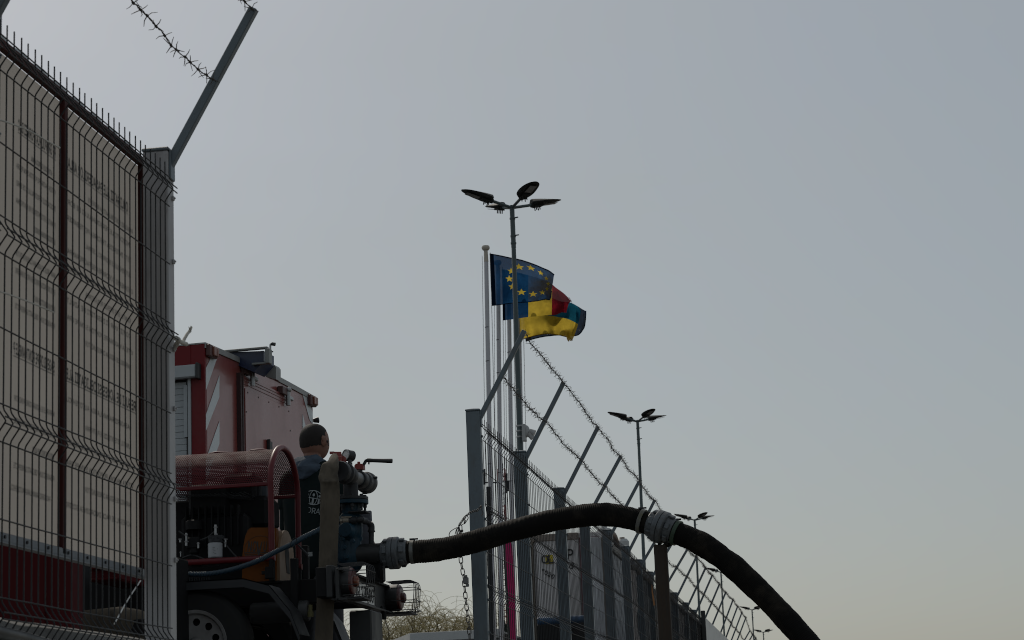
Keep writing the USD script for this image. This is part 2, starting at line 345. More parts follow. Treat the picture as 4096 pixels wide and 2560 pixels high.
def barbed(fence, pts, sag=.012, pitch=.075, fine=True, seed=0):
    """Two twisted wires along pts with a four-pointed barb every pitch metres."""
    g = np.random.default_rng(seed); path = []
    for a, b in zip(pts[:-1], pts[1:]):
        L = np.linalg.norm(b-a); m = max(int(L/.02), 4); t = np.linspace(0, 1, m, endpoint=False)
        wob = np.cumsum(g.normal(0, .0016, (m, 3)), 0); wob -= t[:, None]*wob[-1]
        path.append(a+(b-a)*t[:, None]-V(0, 0, 1)*(4*sag*t*(1-t))[:, None]+wob)
    path = np.vstack(path+[pts[-1][None]]); t, N, B = frames(path)
    s = np.concatenate([[0], np.cumsum(np.linalg.norm(np.diff(path, axis=0), axis=1))])
    out = []; ks = 2*math.pi/.055
    for ph in (0, math.pi):
        out.append(tube(path+(N*np.cos(ks*s+ph)[:, None]+B*np.sin(ks*s+ph)[:, None])*.0017, .0015, 5 if fine else 4))
    for k in np.arange(.03, s[-1], pitch):
        k += g.normal(0, .006); i = min(np.searchsorted(s, k), len(path)-1); c = path[i]
        out.append(tube([c-t[i]*.006, c+t[i]*.006], .0044, 6))
        a0 = g.uniform(0, 6.28)
        for q in range(4):
            a = a0+q*math.pi/2+g.normal(0, .25); o = N[i]*math.cos(a)+B[i]*math.sin(a); l = g.uniform(.024, .034)
            e = c+o*l+t[i]*g.normal(0, .008); mid = c+o*l*.55+t[i]*(.004 if q % 2 else -.004)
            out.append(tube([c+o*.003, mid, e], [.0016, .0015, .0008], 4))
    part(fence, 'barbed_wire', cat(*out), BARB)

# left stretch of the fence, beside the gap
lf = thing('mesh_fence', 'near stretch of steel mesh fence in front of the notice board, left of the gap', 'fence', (XF, 5.0, LZ))
zt0 = 1.9688
mesh_panel(lf, 5.03, 6.475, zt0, zt0, first=5.0434, r=.0021)
mesh_panel(lf, 3.02, 4.985, zt0, zt0, each=False, r=.0021)
ypl = W(393.0, 345, x=XF-.013)[1]
tipL = W(600, 20, y=ypl+PD/2)
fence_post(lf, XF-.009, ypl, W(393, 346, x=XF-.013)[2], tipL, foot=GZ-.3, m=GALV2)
zpl = W(393, 346, x=XF-.013)[2]; armv = tipL-V(XF-.013, ypl+PD/2, zpl-.055)
ypl0 = 5.004
fence_post(lf, XF-.009, ypl0, zpl, V(XF-.013, 0, zpl-.055)+armv, foot=GZ-.3)
def on_arm(xc, yc, zt, tip, f): a = V(xc, yc, zt-.055); return a+(V(tip[0], yc, tip[2])-a)*f
bl = [[on_arm(XF-.013, y+PD/2, zpl, V(XF-.013, 0, zpl-.055)+armv, f)+V(.012, 0, .006) for y in (3.0, ypl0, ypl)] for f in (.965, .515)]
barbed(lf, bl[0], seed=3, sag=.02); barbed(lf, bl[1], seed=4, sag=.03)

# far stretch: posts surveyed one by one
RED = {0: (1131, 965), 1: (1240, 1064), 2: (1331, 1151), 3: (1389, 1203), 4: (1442, 1250), 5: (1485, 1289), 6: (1515, 1321), 7: (1541, 1350), 9: (1599, 1399)}
TIP = {0: (1239, 781), 1: (1332, 903), 2: (1413, 1008), 3: (1467, 1077), 4: (1510, 1137), 5: (1547, 1181), 9: (1646, 1314), 10: (1667, 1341), 11: (1683, 1358), 12: (1700, 1379), 13: (1715, 1398), 14: (1732, 1416), 15: (1743, 1431), 16: (1753, 1446), 17: (1762, 1459)}
def post_y(i):
    y = 12.5+1.95*i
    for _ in range(8):
        if i in RED: y = W(*RED[i], x=xr(y)-.012)[1]
        else: y = W(*TIP[i], x=xr(y)+.30)[1]
    return y
py = {i: post_y(i) for i in set(RED) | set(TIP)}
for i in range(18):
    if i not in py:
        a = max(k for k in py if k < i); b = min(k for k in py if k > i); py[i] = py[a]+(py[b]-py[a])*(i-a)/(b-a)
for i in range(18, 30): py[i] = py[17]+1.95*(i-17)
ks = sorted(py)
for a, b in zip(ks[:-1], ks[1:]):           # keep bays in order
    if py[b] < py[a]+1.2: py[b] = py[a]+1.2
pz = {i: W(*RED[i], x=xr(py[i])-.012)[2] for i in RED}
fit = np.polyfit([py[i] for i in pz], [pz[i] for i in pz], 1)
for i in ks: pz.setdefault(i, float(np.polyval(fit, py[i])))
ptip = {}
for i in ks:
    ptip[i] = W(*TIP[i], y=py[i]+PD/2) if i in TIP else V(xr(py[i])+.31, py[i]+PD/2, pz[i]+.43)
    if not (.2 < ptip[i][0]-xr(py[i]) < .5): ptip[i] = V(xr(py[i])+.31, py[i]+PD/2, pz[i]+.43)
rf = thing('mesh_fence', 'long steel mesh fence running away from the gap under raking barbed wire arms', 'fence', (XF, py[0], LZ))
for i in ks:
    fence_post(rf, xr(py[i])-.009, py[i], pz[i], ptip[i], foot=GZ-.3, cap=i < 12)
for a, b in zip(ks[:-1], ks[1:]):
    z0, z1 = pz[a]-.10, pz[b]-.10
    mesh_panel(rf, py[a]+.015, py[b]-.005, z0, z1, fx=xr, each=a < 3, n=5 if a < 6 else 4, step=.0875, r=.0024)
for f, sd in ((.97, 11), (.47, 12)):
    barbed(rf, [on_arm(xr(py[i])-.012, py[i]+PD/2, pz[i], ptip[i], f)+V(.012, 0, .008) for i in ks], seed=sd, sag=.02, fine=False, pitch=.07)
print('posts', [(i, round(py[i], 2), round(pz[i], 2)) for i in ks][:20])

# concrete plinth under the fence
zpA, zpB = W(0, 1466, x=-2.145)[2], W(334, 1503, x=-2.145)[2]
print('plinth', zpA, zpB)
zp = (zpA+zpB)/2
pl = thing('concrete_plinth', 'low grey concrete plinth under the near mesh fence, beside a black pipe', 'wall', (-2.22, 4.5, GZ-.6))
ys = np.linspace(2.5, 6.9, 60); prof = []
for y in ys:
    w = meshkit.fbm(V(y*3, .3, 0), 3)*.02
    prof.append([(-2.142+w*.3, y, GZ-.7), (-2.142+w*.4, y, zp-.02+w), (-2.16, y, zp-.006+w), (-2.30, y, zp-.004+w), (-2.312, y, zp-.02), (-2.312, y, GZ-.7)])
part(pl, 'plinth_body', sheet(np.array(prof)), CONC, smooth=30)
pl2 = thing('concrete_plinth', 'low concrete plinth under the far mesh fence, beyond the gap', 'wall', (-2.3, 12.5, GZ-.6))
part(pl2, 'plinth_body', [bx((xr(y+1.9)-.12, y+1.95, GZ-.25), (.17, 3.88, .55), bev=.01) for y in np.arange(12.4, 60, 3.9)], CONC)
# black pipe lying low in front of the plinth
pp = [W(-60, 1478, y=4.9), W(0, 1494, y=5.05), W(60, 1508, y=5.25), W(130, 1530, y=5.5), W(240, 1575, y=5.9)]
single('drain_pipe', tube(smooth_path(pp, 40), .017, 14), BLACK, 'thin black pipe lying along the plinth at the lower left corner', 'pipe', pp[1])

# ---------------------------------------------------------------- notice board seen from behind
XB = -2.246
board = thing('notice_board', 'large beige notice board seen from behind, oxblood frame, mirrored lettering, behind the near fence', 'sign', (XB, 5.6, zp))
def B(dx, dy, off=0.0): return W(dx, dy, x=XB+off)
yR = B(331, 800)[1]; yM = B(139, 800)[1]; yL = 3.3
zT = (B(0, 96)[2]+B(322, 372)[2])/2; zBt = (B(0, 1252)[2]+B(322, 1350)[2])/2
print('board', yR, yM, zT, zBt, B(0, 96)[2], B(322, 372)[2], B(0, 1252)[2], B(322, 1350)[2])
SHEET = cloth_mat('translucent_board', (0.30, 0.29, 0.28), trans=.72, var=.05, scale=2.0, tcol=(0.315, 0.298, 0.278))
def flat(y0, y1, z0, z1, x, n=2): return sheet([[(x, y0+(y1-y0)*a, z0+(z1-z0)*b) for a in np.linspace(0, 1, n)] for b in np.linspace(0, 1, n)])
part(board, 'board_sheet', flat(yM+.003, yR-.012, zBt, zT-.03, XB), SHEET, smooth=False)
part(board, 'board_sheet', flat(yL, yM-.003, zBt, zT-.03, XB), SHEET, smooth=False)
fr = .030
part(board, 'frame_bar', bx((XB+.012, yR-fr/2, (zT+zBt)/2-.02), (.018, fr, zT-zBt), bev=.003), FRAME)
part(board, 'frame_bar', bx((XB+.012, yM, (zT+zBt)/2-.02), (.018, .032, zT-zBt), bev=.003), FRAME)
part(board, 'frame_bar', bx((XB+.0115, (yL+yR)/2, zT-.016), (.020, yR-yL, .032), bev=.003), FRAME)
part(board, 'foil_edge', sheet([[(XB+.006+.006*math.sin(y*40)*b, y, zT-.002+.016*b+.006*meshkit.fbm(V(y*9, 0, 0), 3)*b) for y in np.linspace(yL, yR-.01, 160)] for b in (0, .5, 1)]), mat('foil_grey', (.3, .33, .35), .35, var=.3, scale=40), smooth=True)
part(board, 'lower_rail', cat(bx((XB+.012, (yL+yR)/2, zBt-.013), (.018, yR-yL+.02, .026), bev=.003), bx((XB+.016, (yL+yR)/2, zBt-.029), (.026, yR-yL+.02, .005))), mat('rail_grey', (.12, .132, .148), .5, var=.15, scale=8))
part(board, 'bolt', [cyl((XB+.021, y, zBt-.012), (XB+.025, y, zBt-.012), .005, 8) for y in np.arange(yR-.08, 4.9, -.16)], CAST)
# lettering on the public side; the sheet lets it show through, reversed
def board_text(text, ys, z, h, wide=None, bold=False, line=False):
    t = meshkit.text_mesh(text, h, .0006, bold); v = np.array(t.vertices)
    s = 1.0 if wide is None else wide/max(v[:, 0].max(), 1e-6)
    w = np.stack([XB-.0011-v[:, 2], ys-v[:, 0]*s, z+v[:, 1]], -1); out = [(w, np.array(t.faces))]
    if line: out.append(bx((XB-.0014, ys-v[:, 0].max()*s/2, z-h*.22), (.0006, v[:, 0].max()*s, h*.06)))
    return cat(*out)
rows = []
zH1 = B(307, 480)[2]; yS = B(303, 480)[1]; yE = B(151, 400)[1]
rows.append(board_text('OBLIGATII ALE PASAGERILOR AFLATI', yS, zH1-.035, .032, yS-yE, True, True))
yS2 = yM-.03
rows.append(board_text('PE GRUPUL PLATFORMEI BAC', yS2, zH1-.035, .032, .30, True, True))
zH2 = B(313, 960)[2]-.01
rows.append(board_text('REGULI DE ACCES SI OBLIGATII ALE P', yR-.045, zH2, .032, (yR-.045)-(yM+.03), True, True))
rows.append(board_text('SAGERILOR PE PONTOANELE P', yS2, zH2, .032, .32, True, True))
body = ['PASAGERII SUNT OBLIGATI SA RESPECTE', 'INDICATIILE PERSONALULUI DE BORD', 'ESTE INTERZISA TRECEREA PESTE BARIERE', 'AUTOVEHICULELE SE OPRESC LA SEMNAL', 'URCAREA SI COBORAREA SE FAC PE RAMPA', 'PASAGERII RAMAN LANGA AUTOVEHICUL', 'FUMATUL ESTE INTERZIS PE PLATFORMA', 'COPIII VOR FI INSOTITI DE ADULTI', 'VITEZA MAXIMA PE PONTON 5 KM PE ORA', 'MARFURILE SE ASIGURA CORESPUNZATOR', 'ACCESUL SE FACE IN ORDINEA SOSIRII', 'SE INTERZICE ARUNCAREA DESEURILOR']
for blk, (za, zb) in enumerate(((zH1-.10, zH2+.09), (zH2-.07, zBt+.09))):
    z = za; k = blk*5
    while z > zb:
        t1 = body[k % 12]; t2 = body[(k*5+3) % 12]
        wR = (yR-.07)-(yM+.04)
        rows.append(board_text(t1, yR-.07-(.02 if k % 4 else .0), z, .0155, wR*(1.0 if k % 3 else .72)-.03))
        if k % 6 != 5: rows.append(board_text(t2, yS2-(0 if k % 5 else .03), z, .0155, .31*(1 if (k*7) % 4 else .55)))
        z -= .052 if blk == 0 else .064; k += 1
part(board, 'lettering', cat(*rows), mat('letter_ink', (.05, .05, .05), .7, var=.1), smooth=False, label='rows of capital lettering reading reversed through the sheet')
# pale cords tied across the mesh
single('pale_cord', tube(smooth_path([W(-10, 280, x=XF+.012), W(60, 305, x=XF+.012), W(120, 338, x=XF+.012), W(140, 349, x=XF+.01)], 24), [.0022]*23+[.004], 6), ROPE, 'thin pale cord tied high across the near fence, over the board', 'cord', W(60, 305, x=XF))
single('pale_cord', tube(smooth_path([W(-10, 685, x=XF+.012), W(60, 710, x=XF+.012), W(128, 738, x=XF+.01)], 20), .002, 6), ROPE, 'thin pale cord tied halfway up across the near fence', 'cord', W(60, 710, x=XF))
single('bright_wire', tube(smooth_path([W(332, 1372, x=XF-.02), W(329, 1376, x=XF-.02), W(300, 1420, x=XF-.02), W(270, 1474, x=XF-.02)], 20), .0022, 6), mat('bright_cord', (.6, .6, .6), .5), 'thin bright wire slanting down from the near fence post foot', 'wire', W(300, 1420, x=XF))
# rope knotted to the corner post
rp = thing('frayed_rope', 'frayed white rope end knotted to the near fence corner post', 'rope', W(420, 800, x=XF+.01))
K = lambda dx, dy, o=.02: W(dx, dy, x=XF+o)
part(rp, 'rope_strand', cat(tube(smooth_path([K(408, 795, .0), K(418, 803), K(428, 808), K(440, 813)], 20), [.006]*8+[.0075]*12, 8), tube(smooth_path([K(412, 818, .0), K(420, 806), K(431, 808), K(436, 800), K(443, 788), K(449, 782)], 26), .0055, 8), tube(smooth_path([K(416, 796, .0), K(424, 802, .03), K(421, 812, .02), K(412, 824, .0)], 20), .005, 8)), ROPE, smooth=True)
part(rp, 'frayed_end', cat(*[tube([K(449, 783), K(450+rng.normal(0, 3), 774+rng.normal(0, 3), .02+rng.normal(0, .012))], [.0018, .0008], 4) for _ in range(26)], *[tube([K(438, 812), K(442+rng.normal(0, 1.5), 815+rng.normal(0, 2))], [.002, .001], 4) for _ in range(10)]), ROPE)
# ---------------------------------------------------------------- fire truck
YT = 15.8                                   # plane of its near side
pc = W(483, 812, y=YT); XT, ZT = pc[0], pc[2]
# the truck stands slightly turned: its rear edge runs from the near corner to the far one at the same height
_pf = W(738, 937, z=ZT); _k = (_pf[0]-XT)/(_pf[1]-YT); _n = math.hypot(1, _k)
TLX, TLY = V(1, -_k, 0)/_n, V(_k, 1, 0)/_n
def straight(p): q = p-V(XT, YT, 0); return V(XT+q@TLX, YT+q@TLY, p[2])
def on_plane(dx, dy, nrm, off):
    d = (dx*KD-2048)/FPX*CR-(dy*KD-1280)/FPX*CU+CF; return straight(d*((V(XT, YT, 0)@nrm+off)/(d@nrm)))
def turned(v): q = v-V(XT, YT, 0); return V(XT, YT, 0)+q[:, :1]*TLX+q[:, 1:2]*TLY+q[:, 2:]*V(0, 0, 1)
def R(dx, dy, off=0.0): return on_plane(dx, dy, TLX, off)        # on the rear face, in the truck's own straight frame
def S(dx, dy, off=0.0): return on_plane(dx, dy, TLY, -off)       # on the near side
yTf = R(738, 937)[1]
print('truck', XT, ZT, 'far y', yTf, 'z far', R(738, 937)[2])
zTf = ZT
truck = thing('fire_truck', 'red and white striped box body of a fire truck with roller shutter, behind the pump', 'truck', (XT-3, (YT+yTf)/2, GZ)); TURN[truck] = turned
XL = XT-6.2
def box_body(x0, x1, z0, z1a, z1b, bev=.02):
    return hexa([(x0, YT+bev, z0), (x1-bev, YT+bev, z0), (x1-bev, yTf-bev, z0), (x0, yTf-bev, z0), (x0, YT, z1a), (x1, YT, z1a), (x1, yTf, z1b), (x0, yTf, z1b)])
zf = GZ+.55
shx0, shx1 = S(250, 1000)[0], S(452, 1000)[0]; shz0, shz1 = zf+.12, S(440, 895)[2]
# near side: a frame round the shutter opening
part(truck, 'body', cat(
    bx(((XL+shx0)/2, YT+.02, (zf+ZT)/2), (shx0-XL, .04, ZT-zf), bev=.004), bx(((shx1+XT)/2, YT+.02, (zf+ZT)/2), (XT-shx1, .04, ZT-zf), bev=.004),
    bx(((shx0+shx1)/2, YT+.02, (shz1+ZT)/2), (shx1-shx0, .038, ZT-shz1), bev=.004), bx(((shx0+shx1)/2, YT+.02, (shz0+zf)/2), (shx1-shx0, .038, shz0-zf), bev=.004),
    bx(((XL+XT)/2-.03, (YT+yTf)/2, zf+.02), (XT-XL-.06, yTf-YT-.06, .04)), bx(((XL+XT)/2, yTf-.02, (zf+zTf)/2), (XT-XL, .04, zTf-zf)), bx((XL+.02, (YT+yTf)/2, (zf+ZT)/2), (.04, yTf-YT, ZT-zf))), TRED)
rv = [(XT-.045, YT+.04, zf), (XT, YT+.04, zf), (XT, yTf-.04, zf), (XT-.045, yTf-.04, zf)]
part(truck, 'rear_wall', hexa([(XT-.045, YT+.041, zf), (XT-.001, YT+.041, zf), (XT-.001, yTf-.041, zf), (XT-.045, yTf-.041, zf), (XT-.045, YT+.041, ZT-.004), (XT-.001, YT+.041, ZT-.004), (XT-.001, yTf-.041, zTf-.004), (XT-.045, yTf-.041, zTf-.004)]), TREDM)
rr = []
for k in range(13):
    a = k/12; y = YT+(yTf-YT)*a; z = ZT+(zTf-ZT)*a+.035*math.sin(math.pi*a)*.6
    rr.append([(XL, y, z), (XT+.006, y, z), (XT+.006, y, z-.03), (XT-.05, y, z-.032)])
part(truck, 'roof', cat(solid_sheet(np.array([[(XL, r[0][1], r[0][2]), (XT+.008, r[0][1], r[0][2])] for r in rr]), .012, (0, 0, 1)), solid_sheet(np.array([[(XT+.002, r[0][1], r[0][2]-.035), (XT+.002, r[0][1], r[0][2])] for r in rr]), .008, (1, 0, 0))), mat('roof_edge_grey', (.19, .19, .185), .5, var=.25, scale=10))
# roller shutter
jam = mat('black_seal', (.008, .008, .009), .6)
sh = part(truck, 'roller_shutter', bx(((shx0+shx1)/2, YT+.052, (shz0+shz1)/2), (shx1-shx0, .012, shz1-shz0)), jam)
zz = shz1-.02; n_ = 0
while zz > shz0:
    part(sh, 'slat', bx(((shx0+shx1)/2-.02, YT+.036, zz-.023), (shx1-shx0-.06, .014, .049), bev=.0018), SLATM, smooth=25); zz -= .0505; n_ += 1
part(sh, 'shutter_rail', cat(bx((shx1-.012, YT+.014, (shz0+shz1)/2), (.024, .05, shz1-shz0)), bx((shx1-.05, YT+.018, shz1-.26), (.03, .03, .42))), SLATM)
part(sh, 'shutter_seal', bx((shx1-.036, YT+.028, (shz0+shz1)/2), (.022, .03, shz1-shz0)), jam)
a0, a1 = S(380, 872), S(470, 886)
part(truck, 'shutter_head_rail', cat(bx(((shx0+a1[0])/2, YT-.035, (S(440, 872)[2]+S(440, 890)[2])/2), (a1[0]-shx0, .07, .105), bev=.01)), SLATM)
part(truck, 'head_rail_cap', bx((a1[0]+.008, YT-.035, (S(440, 872)[2]+S(440, 890)[2])/2), (.022, .082, .13), bev=.006), BLACK)
# rear hatch
hy0, hy1 = R(565, 890)[1], R(682, 980)[1]; hz1 = R(566, 884)[2]; hz0 = zf+.25
hat = part(truck, 'hatch', bx((XT+.012, (hy0+hy1)/2, (hz0+hz1)/2), (.024, hy1-hy0, hz1-hz0), bev=.008), TREDM)
iy0, iy1, iz1 = hy0+.05, hy1-.04, R(640, 950)[2]+.02
iz1 = (R(572, 918)[2]+R(680, 967)[2])/2
part(hat, 'hatch_panel', bx((XT+.027, (iy0+iy1)/2, (hz0+.05+iz1)/2), (.012, iy1-iy0, iz1-hz0-.05), bev=.003), TREDM)
part(hat, 'hatch_bead', [bx((XT+.0262, (iy0+iy1)/2, iz1+d), (.006, iy1-iy0+.03, .007), bev=.002) for d in (.035, .065, .09)], TREDM)
part(hat, 'rivet', [*[cyl((XT+.033, y, iz1-.03), (XT+.036, y, iz1-.03), .007, 8) for y in np.linspace(iy0+.06, iy1-.05, 5)], *[cyl((XT+.033, y, z), (XT+.036, y, z), .007, 8) for y in (iy0+.02, iy1-.02) for z in np.linspace(iz1-.2, hz0+.2, 4)]], CAST)
part(hat, 'hatch_seal', [bx((XT+.02, hy0-.012, (hz0+hz1)/2), (.04, .024, hz1-hz0)), bx((XT+.018, hy0-.05, (hz0+hz1)/2), (.036, .03, hz1-hz0))], mat('seal_darkred', (.02, .004, .004), .6))
part(hat, 'hatch_handle', cat(bx((XT+.034, R(628, 1055)[1], R(628, 1060)[2]), (.012, .12, .13), bev=.004), bx((XT+.05, R(622, 1055)[1], R(622, 1055)[2]), (.03, .02, .12), bev=.004)), BLACK)
for dx, dy in ((579, 887), (664, 934)):
    c = R(dx, dy)
    hg = part(truck, 'hatch_hinge', cat(bx((XT+.03, c[1]-.05, c[2]+.03), (.055, .12, .07), bev=.006)), mat('hinge_brown', (.05, .02, .018), .5))
    part(hg, 'hinge_arm', cat(cyl((XT+.055, c[1]+.03, c[2]+.055), (XT+.055, c[1]+.03, c[2]-.09), .02, 10), bx((XT+.06, c[1]+.07, c[2]-.02), (.03, .11, .04), bev=.012), ell((XT+.06, c[1]+.03, c[2]+.05), .027, 2)), STEEL)
# chevrons: strips laid on the rear wall
def chev(pts):
    q = [R(dx, dy)[1:] for dx, dy in pts]; P = Polygon(q).buffer(0); return prism(P, .003, (XT, 0, 0), V(0, 1, 0), V(0, 0, 1))
C4 = lambda cx, cy: (383.9+cx*.23434, 738.2+cy*.23434)
for poly in ([(436, 560), (520, 385), (566, 405), (436, 780)], [(436, 1030), (571, 635), (569, 855), (436, 1190)], [(436, 1480), (571, 1095), (571, 1320), (436, 1700)],
             [(1406, 812), (1458, 838), (1512, 1010), (1512, 1130), (1480, 1080)], [(1410, 1025), (1440, 1145), (1410, 1175)]):
    part(truck, 'white_chevron', chev([C4(*p) for p in poly]), TWHITE)
for dx, dy in ((494, 831), (732, 947)):
    c = R(dx, dy); m_ = part(truck, 'marker_light', bx((XT+.02, c[1], c[2]), (.04, .17, .10), bev=.008), mat('lamp_base', (.045, .012, .01), .5))
    part(m_, 'lens', [bx((XT+.045, c[1]+.005, c[2]), (.02, .06, .075), bev=.008), bx((XT+.045, c[1]+.06, c[2]), (.02, .04, .075), bev=.008)], AMBER)
part(truck, 'side_lamp', cat(lathe([(0, .016), (.02, .022), (.05, .03), (.056, .02), (.058, 0)], R(739.5, 994, -.02), V(1, .5, .2), 14)), CAST)
# roof rack with tilted navy panel, crank and jack
za = lambda dx, dy, y: S(dx, dy, YT-y)
yr = YT+.75
fA, fB = za(518, 827, yr), za(633, 823, yr)
rack = part(truck, 'roof_rack', cat(bx(((fA[0]+fB[0])/2-.3, yr, (fA[2]+fB[2])/2-.005), (fB[0]-fA[0]+.6, .05, .016), bev=.003),
    bx((fB[0]+.004, yr, za(633, 842, yr)[2]), (.035, .08, za(633, 823, yr)[2]-za(633, 858, yr)[2]), bev=.004),
    bx((za(616, 858, yr)[0], yr, za(616, 859, yr)[2]), (.14, .05, .014))), mat('rack_grey', (.14, .145, .14), .5, var=.2, scale=9))
nv = [za(538, 832, yr+.02), za(623, 829, yr+.02), za(623, 853, yr+.02), za(607, 868, yr+.02), za(600, 879, yr+.02), za(560, 862, yr+.02)]
part(rack, 'navy_panel', hull([p for p in nv], [p+V(0, .25, 0) for p in nv]), NAVY)
yj = YT+1.05
J = lambda dx, dy: S(dx, dy, YT-yj)
part(truck, 'jack_box', hull([J(628, 890), J(628, 868), J(632, 862), J(648, 862), J(652, 868), J(652, 896)], [p+V(0, .12, 0) for p in (J(628, 890), J(628, 868), J(632, 862), J(648, 862), J(652, 868), J(652, 896))]), mat('jack_grey', (.2, .2, .195), .5, var=.15, scale=8))
jk = part(truck, 'crank_handle', tube(smooth_path([J(639.5, 864), J(639.5, 840), J(638.5, 822), J(639, 814), J(642, 812), J(645, 812.5)], 24), .009, 8), STEEL)
part(jk, 'crank_grip', cyl(J(642, 812.3), J(650, 813.5), .015, 12), BLACK)
part(jk, 'crank_bracket', cat(*[cyl(J(639.5, d), J(639.5, d+1.6), .022, 12) for d in (830, 846, 855)], *[bx((J(635, d)[0], yj, J(635, d)[2]), (.05, .04, .009)) for d in (831, 847)]), CAST)
# chassis, wheels, cab far behind the board
part(truck, 'chassis', bx(((XL+XT)/2, (YT+yTf)/2, zf-.14), (XT-XL-.3, 1.2, .24)), SOOT)
for wx in (XT-1.2, XL-1.0):
    for wy in (YT+.18, yTf-.18):
        w_ = part(truck, 'wheel', lathe([(-.14, .3), (-.14, .44), (-.1, .48), (.1, .48), (.14, .44), (.14, .3)], (wx, wy, GZ+.48), (0, 1, 0), 32), RUBBER2)
        part(w_, 'rim', lathe([(-.1, 0), (-.1, .29), (.1, .29), (.1, 0)], (wx, wy, GZ+.48), (0, 1, 0), 24), CAST)
part(truck, 'cab', hull([(XL-.05, YT+.05, GZ+.5), (XL-2.2, YT+.05, GZ+.5), (XL-2.2, yTf-.05, GZ+.5), (XL-.05, yTf-.05, GZ+.5), (XL-.05, YT+.1, ZT-.35), (XL-1.7, YT+.1, ZT-.35), (XL-1.7, yTf-.1, ZT-.35), (XL-.05, yTf-.1, ZT-.35), (XL-2.2, YT+.05, GZ+1.5), (XL-2.2, yTf-.05, GZ+1.5)]), TRED)

# red locker low behind the near fence
yk = 9.6
k0, k1 = W(-60, 1300, y=yk), W(166, 1420, y=yk)
lk = thing('red_locker', 'dark red metal locker standing low behind the near fence, left of the trailer', 'locker', (k0[0], yk+.09, GZ))
part(lk, 'locker_body', bx(((k0[0]+k1[0])/2-.4, yk+.09, GZ+.75), (k1[0]-k0[0]+.8, .18, 1.5), bev=.012), mat('locker_red', (.045, .0025, .0035), .7, var=.2, scale=4, spec=.12))
part(lk, 'locker_door', bx(((k0[0]+k1[0])/2-.1, yk-.006, GZ+.74), (k1[0]-k0[0]-.05, .016, 1.3), bev=.004), mat('locker_red', (.075, .006, .007)))
part(lk, 'locker_foot', [bx((x, yk+.09, GZ+.03), (.08, .2, .05)) for x in (k0[0], k1[0]-.1)], BLACK)
ys_ = 11.0
st = thing('steel_rack', 'dark steel rack upright with a pale slatted strip, behind the near fence', 'rack', W(180, 1400, y=ys_))
U_ = lambda a, b: W(a, b, y=ys_)
part(st, 'upright', [beam((U_(a, 1320)[0], ys_, GZ), (U_(a, 1320)[0], ys_, 1.55), .05, .12, up=(0, 1, 0)) for a in (170, 195)], BLACK)
part(st, 'slat', [bx((U_(180, 1350)[0], ys_+.03, z), (.11, .012, .036), bev=.003) for z in np.arange(U_(180, 1385)[2], U_(180, 1315)[2], .04)], SLATM)
U2 = lambda a, b: W(a, b, y=10.6)
single('red_crate', cat(bx(((U2(203, 1350)[0]+U2(276, 1350)[0])/2, 10.9, (U2(240, 1336)[2]+U2(240, 1370)[2])/2), (U2(276, 1350)[0]-U2(203, 1350)[0], .5, U2(240, 1336)[2]-U2(240, 1372)[2]), bev=.01), *[bx(((U2(203, 1350)[0]+U2(276, 1350)[0])/2, 10.643, U2(240, d)[2]), (U2(276, 1350)[0]-U2(203, 1350)[0]-.03, .014, .012), bev=.003) for d in (1340, 1366)]), mat('locker_red', (.075, .006, .007)), 'small dark red crate under the lower edge of the notice board', 'crate', U2(240, 1350))
ch0 = [W(196, 1442, y=10.2), W(240, 1438, y=10.25), W(285, 1433, y=10.3), W(330, 1440, y=10.3), W(372, 1455, y=10.3)]
fb = thing('folded_canvas_hose', 'flattened beige canvas hose lying on a ledge behind the near fence', 'hose', ch0[2])
part(fb, 'hose_body', hull([p+V(0, 0, .0) for p in ch0], [p+V(0, .05, -.01) for p in ch0], [p-V(0, .01, .04) for p in ch0], [p-V(0, 0, .12) for p in ch0]), CANVAS)
part(fb, 'hose_coupling', [lathe([(0, .03), (.03, .035), (.05, .028)], ch0[0]+V(-.06+.02*q, .0, -.01-.075*q), V(-1, -.3, .1), 12) for q in range(2)], STEEL)
single('ledge_beam', bx((W(262, 1470, y=10.3)[0], 10.36, W(285, 1475, y=10.3)[2]-.02), (.40, .2, .08), bev=.006), SOOT, 'black steel ledge carrying the folded beige canvas hose', 'beam', W(285, 1475, y=10.3))

cab0, cab1 = W(192, 1400, y=11.25)[0], W(408, 1400, y=11.25)[0]; ct_ = W(300, 1318, y=11.25)[2]
tc0 = thing('tool_cabinet', 'black steel tool cabinet half hidden behind the near fence post, under the board', 'cabinet', ((cab0+cab1)/2, 11.4, GZ))
part(tc0, 'cabinet_body', bx(((cab0+cab1)/2, 11.4, (GZ+ct_)/2+.02), (cab1-cab0, .3, ct_-GZ-.04), bev=.01), SOOT)
part(tc0, 'cabinet_door', [bx((cab0+(cab1-cab0)*f, 11.246, (GZ+ct_)/2+.02), ((cab1-cab0)*.47, .012, ct_-GZ-.12), bev=.004) for f in (.26, .74)], SOOT)
part(tc0, 'door_handle', bx(((cab0+cab1)/2-.03, 11.235, ct_-.3), (.015, .02, .1), bev=.003), CAST)
